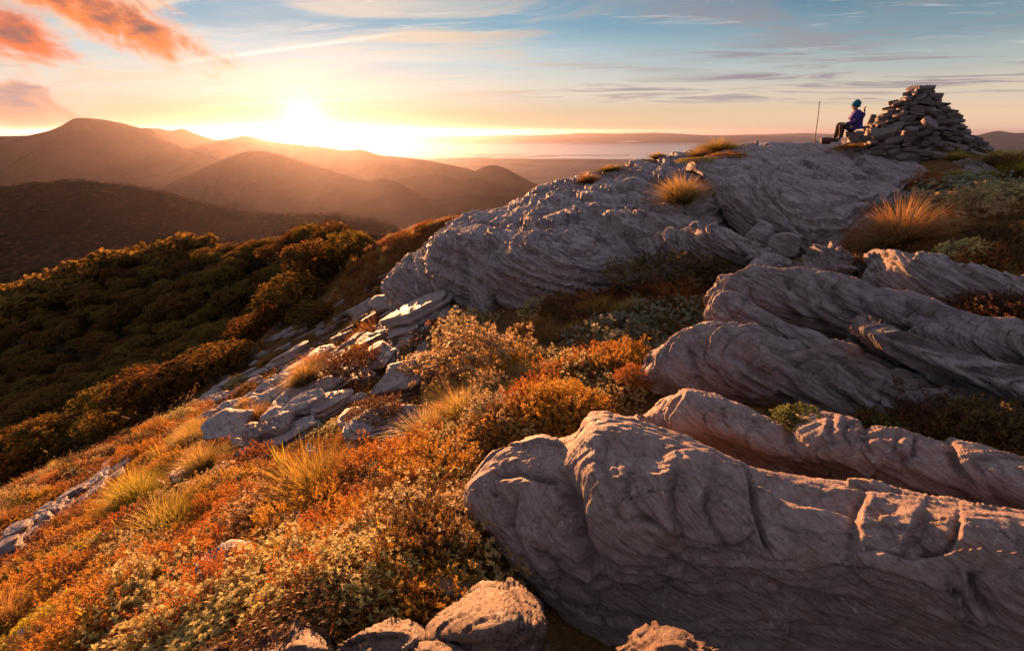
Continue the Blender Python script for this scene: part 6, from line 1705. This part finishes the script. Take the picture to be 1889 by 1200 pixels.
# ---------------------------------------------------------------- the seated person
def plain(name, col, rough=.8, spec=.3, ns=60, amt=.25):
    m, g = new_mat(name)
    n = g.noise(g.n('ShaderNodeTexCoord').outputs['Object'], ns, 3)
    return finish(m, g, g.mix(n, tuple(c * (1 - amt) for c in col), tuple(min(1, c * (1 + amt)) for c in col)), rough, spec, bump(g, n, .004, .6))
M_jacket = plain('purple_fleece', (.060, .036, .20), .85, .2, 25)
M_trouser = plain('brown_trousers', (.060, .035, .026), .85, .2, 25)
M_beanie = plain('teal_wool', (.012, .12, .175), .95, .1, 90)
M_skin = plain('skin', (.45, .26, .19), .55, .35)
M_boot = plain('boot_leather', (.045, .030, .026), .6, .4)
M_pack = plain('maroon_nylon', (.10, .030, .035), .7, .3)
M_pom = plain('teal_pompom', (.02, .19, .26), 1, 0)

FACE = unit((-.93, .36, 0)); LEFT = unit(np.cross((0, 0, 1), FACE)); SEAT = at(1571, 261.5, 13.9)
def lp(f, l, z): return SEAT + (FACE * (f + .10 * max(0.0, z - .45) ** 1.2) + LEFT * l + np.array([0, 0, z])) * .93

def skinned(name, chains, mat, parent, root, sub=2):
    """continuous surface grown over joints: chains of (key, point, radius)"""
    keys, V, Rr, E = {}, [], [], []
    for ch in chains:
        prev = None
        for item in ch:
            if isinstance(item, str): k = item
            else:
                k, p, r = item
                if k not in keys: keys[k] = len(V); V.append(p); Rr.append(r)
            if prev is not None: E.append((keys[prev], keys[k]))
            prev = k
    me = bpy.data.meshes.new(name); me.from_pydata([tuple(v) for v in V], E, [])
    o = bpy.data.objects.new(name, me); COL.objects.link(o); me.materials.append(mat)
    o.modifiers.new('skin', 'SKIN').use_smooth_shade = True
    for d, r in zip(me.skin_vertices[0].data, Rr):
        d.radius = (r, r) if not isinstance(r, tuple) else r
    me.skin_vertices[0].data[keys[root]].use_root = True
    s = o.modifiers.new('sub', 'SUBSURF'); s.levels = s.render_levels = sub
    if parent is not None: o.parent = parent
    return o

PERSON = empty('person', (0, 0, 0))
tag(PERSON, 'person in purple jacket and teal beanie seated beside the cairn, facing left', 'person')
hand_l, hand_r = lp(.36, .17, .50), lp(-.20, -.20, .98)
chains = [[('pelvis', lp(0, 0, .40), .08), ('belly', lp(.0, 0, .55), .075), ('chest', lp(.02, 0, .72), .085), ('collar', lp(.035, 0, .83), .07), ('neck', lp(.05, 0, .90), .048), ('jaw', lp(.080, 0, .955), .072), ('skull', lp(.070, 0, 1.03), .092), ('crown', lp(.060, 0, 1.09), .06)],
          ['jaw', ('nose', lp(.185, 0, .99), .014)], ['skull', ('ear_l', lp(.05, .105, 1.0), .016)], ['skull', ('ear_r', lp(.05, -.105, 1.0), .016)]]
for sd, nm, sh, el, wr in ((1, 'l', lp(.02, .17, .80), lp(.08, .25, .55), lp(.32, .19, .51)), (-1, 'r', lp(.0, -.17, .81), lp(-.20, -.18, .70), lp(-.19, -.12, .85))):
    chains.append(['collar', ('sh' + nm, sh, .06), ('el' + nm, el, .045), ('wr' + nm, wr, .028), ('palm' + nm, wr + unit(wr - el) * .06, .032)])
    pdir = unit(wr - el); side = unit(np.cross(pdir, (0.1, .2, 1)) if sd == 1 else np.cross(pdir, FACE)); dn = np.cross(side, pdir)
    palm = wr + pdir * .075
    for i, ln in enumerate((.062, .072, .068, .052)):
        off = side * (i - 1.5) * .019
        chains.append(['palm' + nm, ('k%d%s' % (i, nm), palm + off + pdir * .018, .010), ('m%d%s' % (i, nm), palm + off + pdir * (.018 + ln * .5) - dn * .012, .009), ('t%d%s' % (i, nm), palm + off + pdir * (.018 + ln * .8) - dn * .034, .0075)])
    chains.append(['palm' + nm, ('th1' + nm, wr + pdir * .035 + side * .035, .011), ('th2' + nm, wr + pdir * .07 + side * .055 - dn * .01, .009)])
for sd, nm, kn, an in ((1, 'l', lp(.40, .12, .48), lp(.36, .14, .09)), (-1, 'r', lp(.44, -.10, .50), lp(.46, -.10, .09))):
    chains.append(['pelvis', ('hip' + nm, lp(.02, .10 * sd, .40), .065), ('knee' + nm, kn, .045), ('calf' + nm, kn * .6 + an * .4 - FACE * .03, .042), ('ankle' + nm, an, .036), ('toe' + nm, an + FACE * .14 + np.array([0, 0, -.05]), .034)])
skinned('body', chains, M_skin, PERSON, 'pelvis')
jk = [[('hem', lp(-.02, 0, .37), .165), ('waist', lp(-.01, 0, .53), .165), ('chest', lp(.01, 0, .69), .180), ('collar', lp(.025, 0, .81), .125), ('neckband', lp(.045, 0, .895), .080)],
      ['collar', ('hood', lp(-.09, 0, .85), .065)]]
for sd, nm, sh, el, wr in ((1, 'l', lp(.02, .17, .79), lp(.08, .25, .55), lp(.31, .19, .51)), (-1, 'r', lp(.0, -.17, .80), lp(-.20, -.18, .70), lp(-.19, -.12, .83))):
    jk.append(['collar', ('s' + nm, sh, .082), ('u' + nm, sh * .5 + el * .5, .070), ('e' + nm, el, .062), ('w' + nm, wr, .046)])
skinned('jacket', jk, M_jacket, PERSON, 'waist')
tr = [[('seat', lp(-.02, 0, .37), .175), ('waistband', lp(-.01, 0, .48), .150)]]
for sd, nm, kn, an in ((1, 'l', lp(.40, .12, .48), lp(.36, .14, .10)), (-1, 'r', lp(.44, -.10, .50), lp(.46, -.10, .10))):
    hp_ = lp(.03, .10 * sd, .40)
    tr.append(['seat', ('h' + nm, hp_, .108), ('t' + nm, hp_ * .5 + kn * .5, .095), ('k' + nm, kn, .082), ('c' + nm, kn * .55 + an * .45 - FACE * .03, .072), ('a' + nm, an, .058)])
skinned('trousers', tr, M_trouser, PERSON, 'seat')
def lathe(name, center, prof, mat, parent, tilt=(0, 0, 1), n=20, lump=.0, seed=0):
    """turned shape: (radius, height) profile about an axis, slightly uneven"""
    q = Vector(tilt).normalized().to_track_quat('Z', 'Y').to_matrix()
    aa = np.linspace(0, 2 * math.pi, n, endpoint=False)
    pr = catmull(np.array(prof, float), 18)
    P = np.stack([np.cos(aa)[:, None] * pr[None, :, 0], np.sin(aa)[:, None] * pr[None, :, 0], np.tile(pr[:, 1], (n, 1))], -1).reshape(-1, 3)
    P *= (1 + lump * fbm(P * 22 + seed, 3, seed))[:, None]
    P = P @ np.array(q).T + np.array(center)
    return link(name, mesh_np(name, P, grid_quads(n, 18, True)), mat, parent)
lathe('beanie', lp(.062, 0, 1.03), [(.0, -.02), (.095, -.035), (.112, -.03), (.114, .005), (.108, .02), (.106, .06), (.085, .105), (.045, .130), (.018, .150), (.0, .158)], M_beanie, PERSON, tuple(FACE * -.18 + np.array([0, 0, 1])), lump=.05)
for nm, an in (('l', lp(.36, .14, .07)), ('r', lp(.46, -.10, .07))):
    skinned('boot', [[('cuff', an + np.array([0, 0, .09]), .054), ('heel', an - FACE * .02 + np.array([0, 0, -.01]), .056), ('arch', an + FACE * .09 + np.array([0, 0, -.02]), .050), ('toe', an + FACE * .19 + np.array([0, 0, -.03]), .042)]], M_boot, PERSON, 'heel')
# small pack on the rock by the boots
PK = lp(.72, .16, .02)
pack = skinned('daypack', [[('a', PK + LEFT * .02 - FACE * .14, .085), ('b', PK + np.array([0, 0, .02]), .105), ('c', PK + FACE * .14, .075)]], M_pack, None, 'b')
tag(pack, 'small dark maroon daypack lying in front of the seated person', 'bag')

# the stones carrying the seated person belong to the cairn
for k, (f, l, z, L, w, t) in enumerate([(-.06, .02, .13, .55, .50, .14), (-.16, -.04, .02, .62, .55, .14), (-.02, .16, -.02, .50, .40, .12)]):
    o = bpy.data.objects.new('stone', STONES[k]); COL.objects.link(o); o.parent = cairn
    M4 = Matrix.Rotation(.7 * k, 4, 'Z') @ Matrix.Diagonal((L, w, t, 1)); M4.translation = Vector(lp(f, l, z) - base)
    o.matrix_local = M4
# ---------------------------------------------------------------- say of each look-alike where it stands
MARKS = [((750, 735), 'the leaning striped slab'), ((690, 810), 'the grey slab on edge'), ((565, 785), 'the split outcrop'), ((566, 708), 'the long pale slab'), ((440, 815), 'the square-ended slab'),
         ((477, 845), 'the blocky upright stone'), ((790, 600), 'the long sheet of schist'), ((638, 584), 'the flat glaring slab'), ((554, 665), 'the streaked boulder end'), ((670, 710), 'the bright shard slab'),
         ((415, 1100), 'the folded purple rock'), ((590, 900), 'the big golden-green tussock'), ((318, 965), 'the wide yellow tussock'), ((785, 780), 'the larger spiky tussock'), ((890, 690), 'the tall pale-leaved bush'),
         ((805, 890), 'the large orange heath mound'), ((680, 915), 'the long orange heath mound'), ((150, 1060), 'the yellow-green mats'), ((650, 690), 'the round dark brown bush'), ((120, 940), 'the stone steps'),
         ((1000, 950), 'the huge boulder'), ((890, 1120), 'the angular bottom block'), ((700, 1150), 'the low lipped rock'), ((850, 500), 'the sheer cliff'), ((1020, 500), 'the overhanging lobe'), ((1330, 660), 'the broad tilted rib'),
         ((1662, 410), 'the tall golden tussock'), ((1735, 420), 'the yellow-budded bush'), ((1830, 330), 'the dark tilted outcrop'), ((1740, 530), 'the square-ended block'), ((1560, 800), 'the long low ledge'), ((715, 480), 'the right end of the wooded spur'),
         ((500, 1160), 'the tall spears'), ((322, 900), 'the slab in orange heath'), ((645, 985), 'the silver rosettes'), ((470, 930), 'the darker golden bush'), ((298, 835), 'the orange spear clump'), ((570, 1090), 'the yellow-leaved bush'), ((0, 640), 'the far spur end'), ((0, 800), 'the forest foot at the left edge'), ((300, 640), 'the middle of the wooded spur'), ((450, 540), 'the crest of the wooded spur')]
BASE = {'orange heath shrubs over the slope': 'orange heath shrub', 'brown heath shrubs on open ground': 'brown heath shrub', 'pale-leaved shrubs over the slope': 'pale-leaved shrub', 'small straw tussocks': 'small straw tussock',
        'small yellow-green tussocks': 'small yellow-green tussock', 'low yellow-green shrubs': 'low yellow-green shrub', 'small grey-green shrubs': 'small grey-green shrub', 'little silver rosettes': 'little silver rosette',
        'spear-leaved tufts': 'spear-leaved tuft', 'small reddish tufts': 'small reddish tuft', 'leafy plants in the cleft': 'leafy green plant', 'loose flakes on the slope': 'loose schist flake', 'stones of the stepped strip': 'flat pale step stone'}
DIRS = ['right of', 'above and right of', 'above', 'above and left of', 'left of', 'below and left of', 'below', 'below and right of']
used = set()
bpy.context.view_layer.update()
for o in SC.objects:
    b = BASE.get(o.get('group', ''))
    if o.get('group', '') == 'beech trees on the wooded spur':
        k_ = o.scale[0]; b = ('low spreading beech' if o.scale[2] / k_ < .75 else 'tall rounded beech') if k_ > 3.4 else ('small low beech' if o.scale[2] / k_ < .75 else 'small rounded beech')
    if b is None or o.parent is not None: continue
    x, y, d = project(np.array(o.matrix_world.translation)[None]); x, y = x[0], y[0]
    near_ = sorted(MARKS, key=lambda m_: math.hypot(m_[0][0] - x, m_[0][1] - y))[:14]
    for (mx_, my_), nm in near_:
        r_ = math.hypot(x - mx_, y - my_)
        k = int(round(math.atan2(my_ - y, x - mx_) / (math.pi / 4))) % 8
        how = 'right against' if r_ < 28 else ('close ' + DIRS[k] if r_ < 70 else ('a little ' + DIRS[k] if r_ < 115 else ('further ' + DIRS[k] if r_ < 180 else 'far ' + DIRS[k])))
        lab = '%s %s %s' % (b, how, nm)
        if lab not in used:
            used.add(lab); o['label'] = lab; break
# ---------------------------------------------------------------- the air
HB = dict(x=95000.0, y0=-4000.0, y1=120000.0, z0=-1012.0, z1=165.0)
me = bpy.data.meshes.new('haze')
V = [(x, y, z) for x in (-HB['x'], HB['x']) for y in (HB['y0'], HB['y1']) for z in (HB['z0'], HB['z1'])]
me.from_pydata(V, [], [(0, 1, 3, 2), (4, 6, 7, 5), (0, 4, 5, 1), (2, 3, 7, 6), (0, 2, 6, 4), (1, 5, 7, 3)])
m, g = new_mat('haze')
vol = g.n('ShaderNodeVolumePrincipled')
vol.inputs['Color'].default_value = (.82, .75, .95, 1)
vol.inputs['Density'].default_value = 0.70e-5
vol.inputs['Anisotropy'].default_value = 0.78
m.node_tree.links.new(vol.outputs[0], g.n('ShaderNodeOutputMaterial').inputs['Volume'])
tag(link('haze', me, m), kind='stuff')
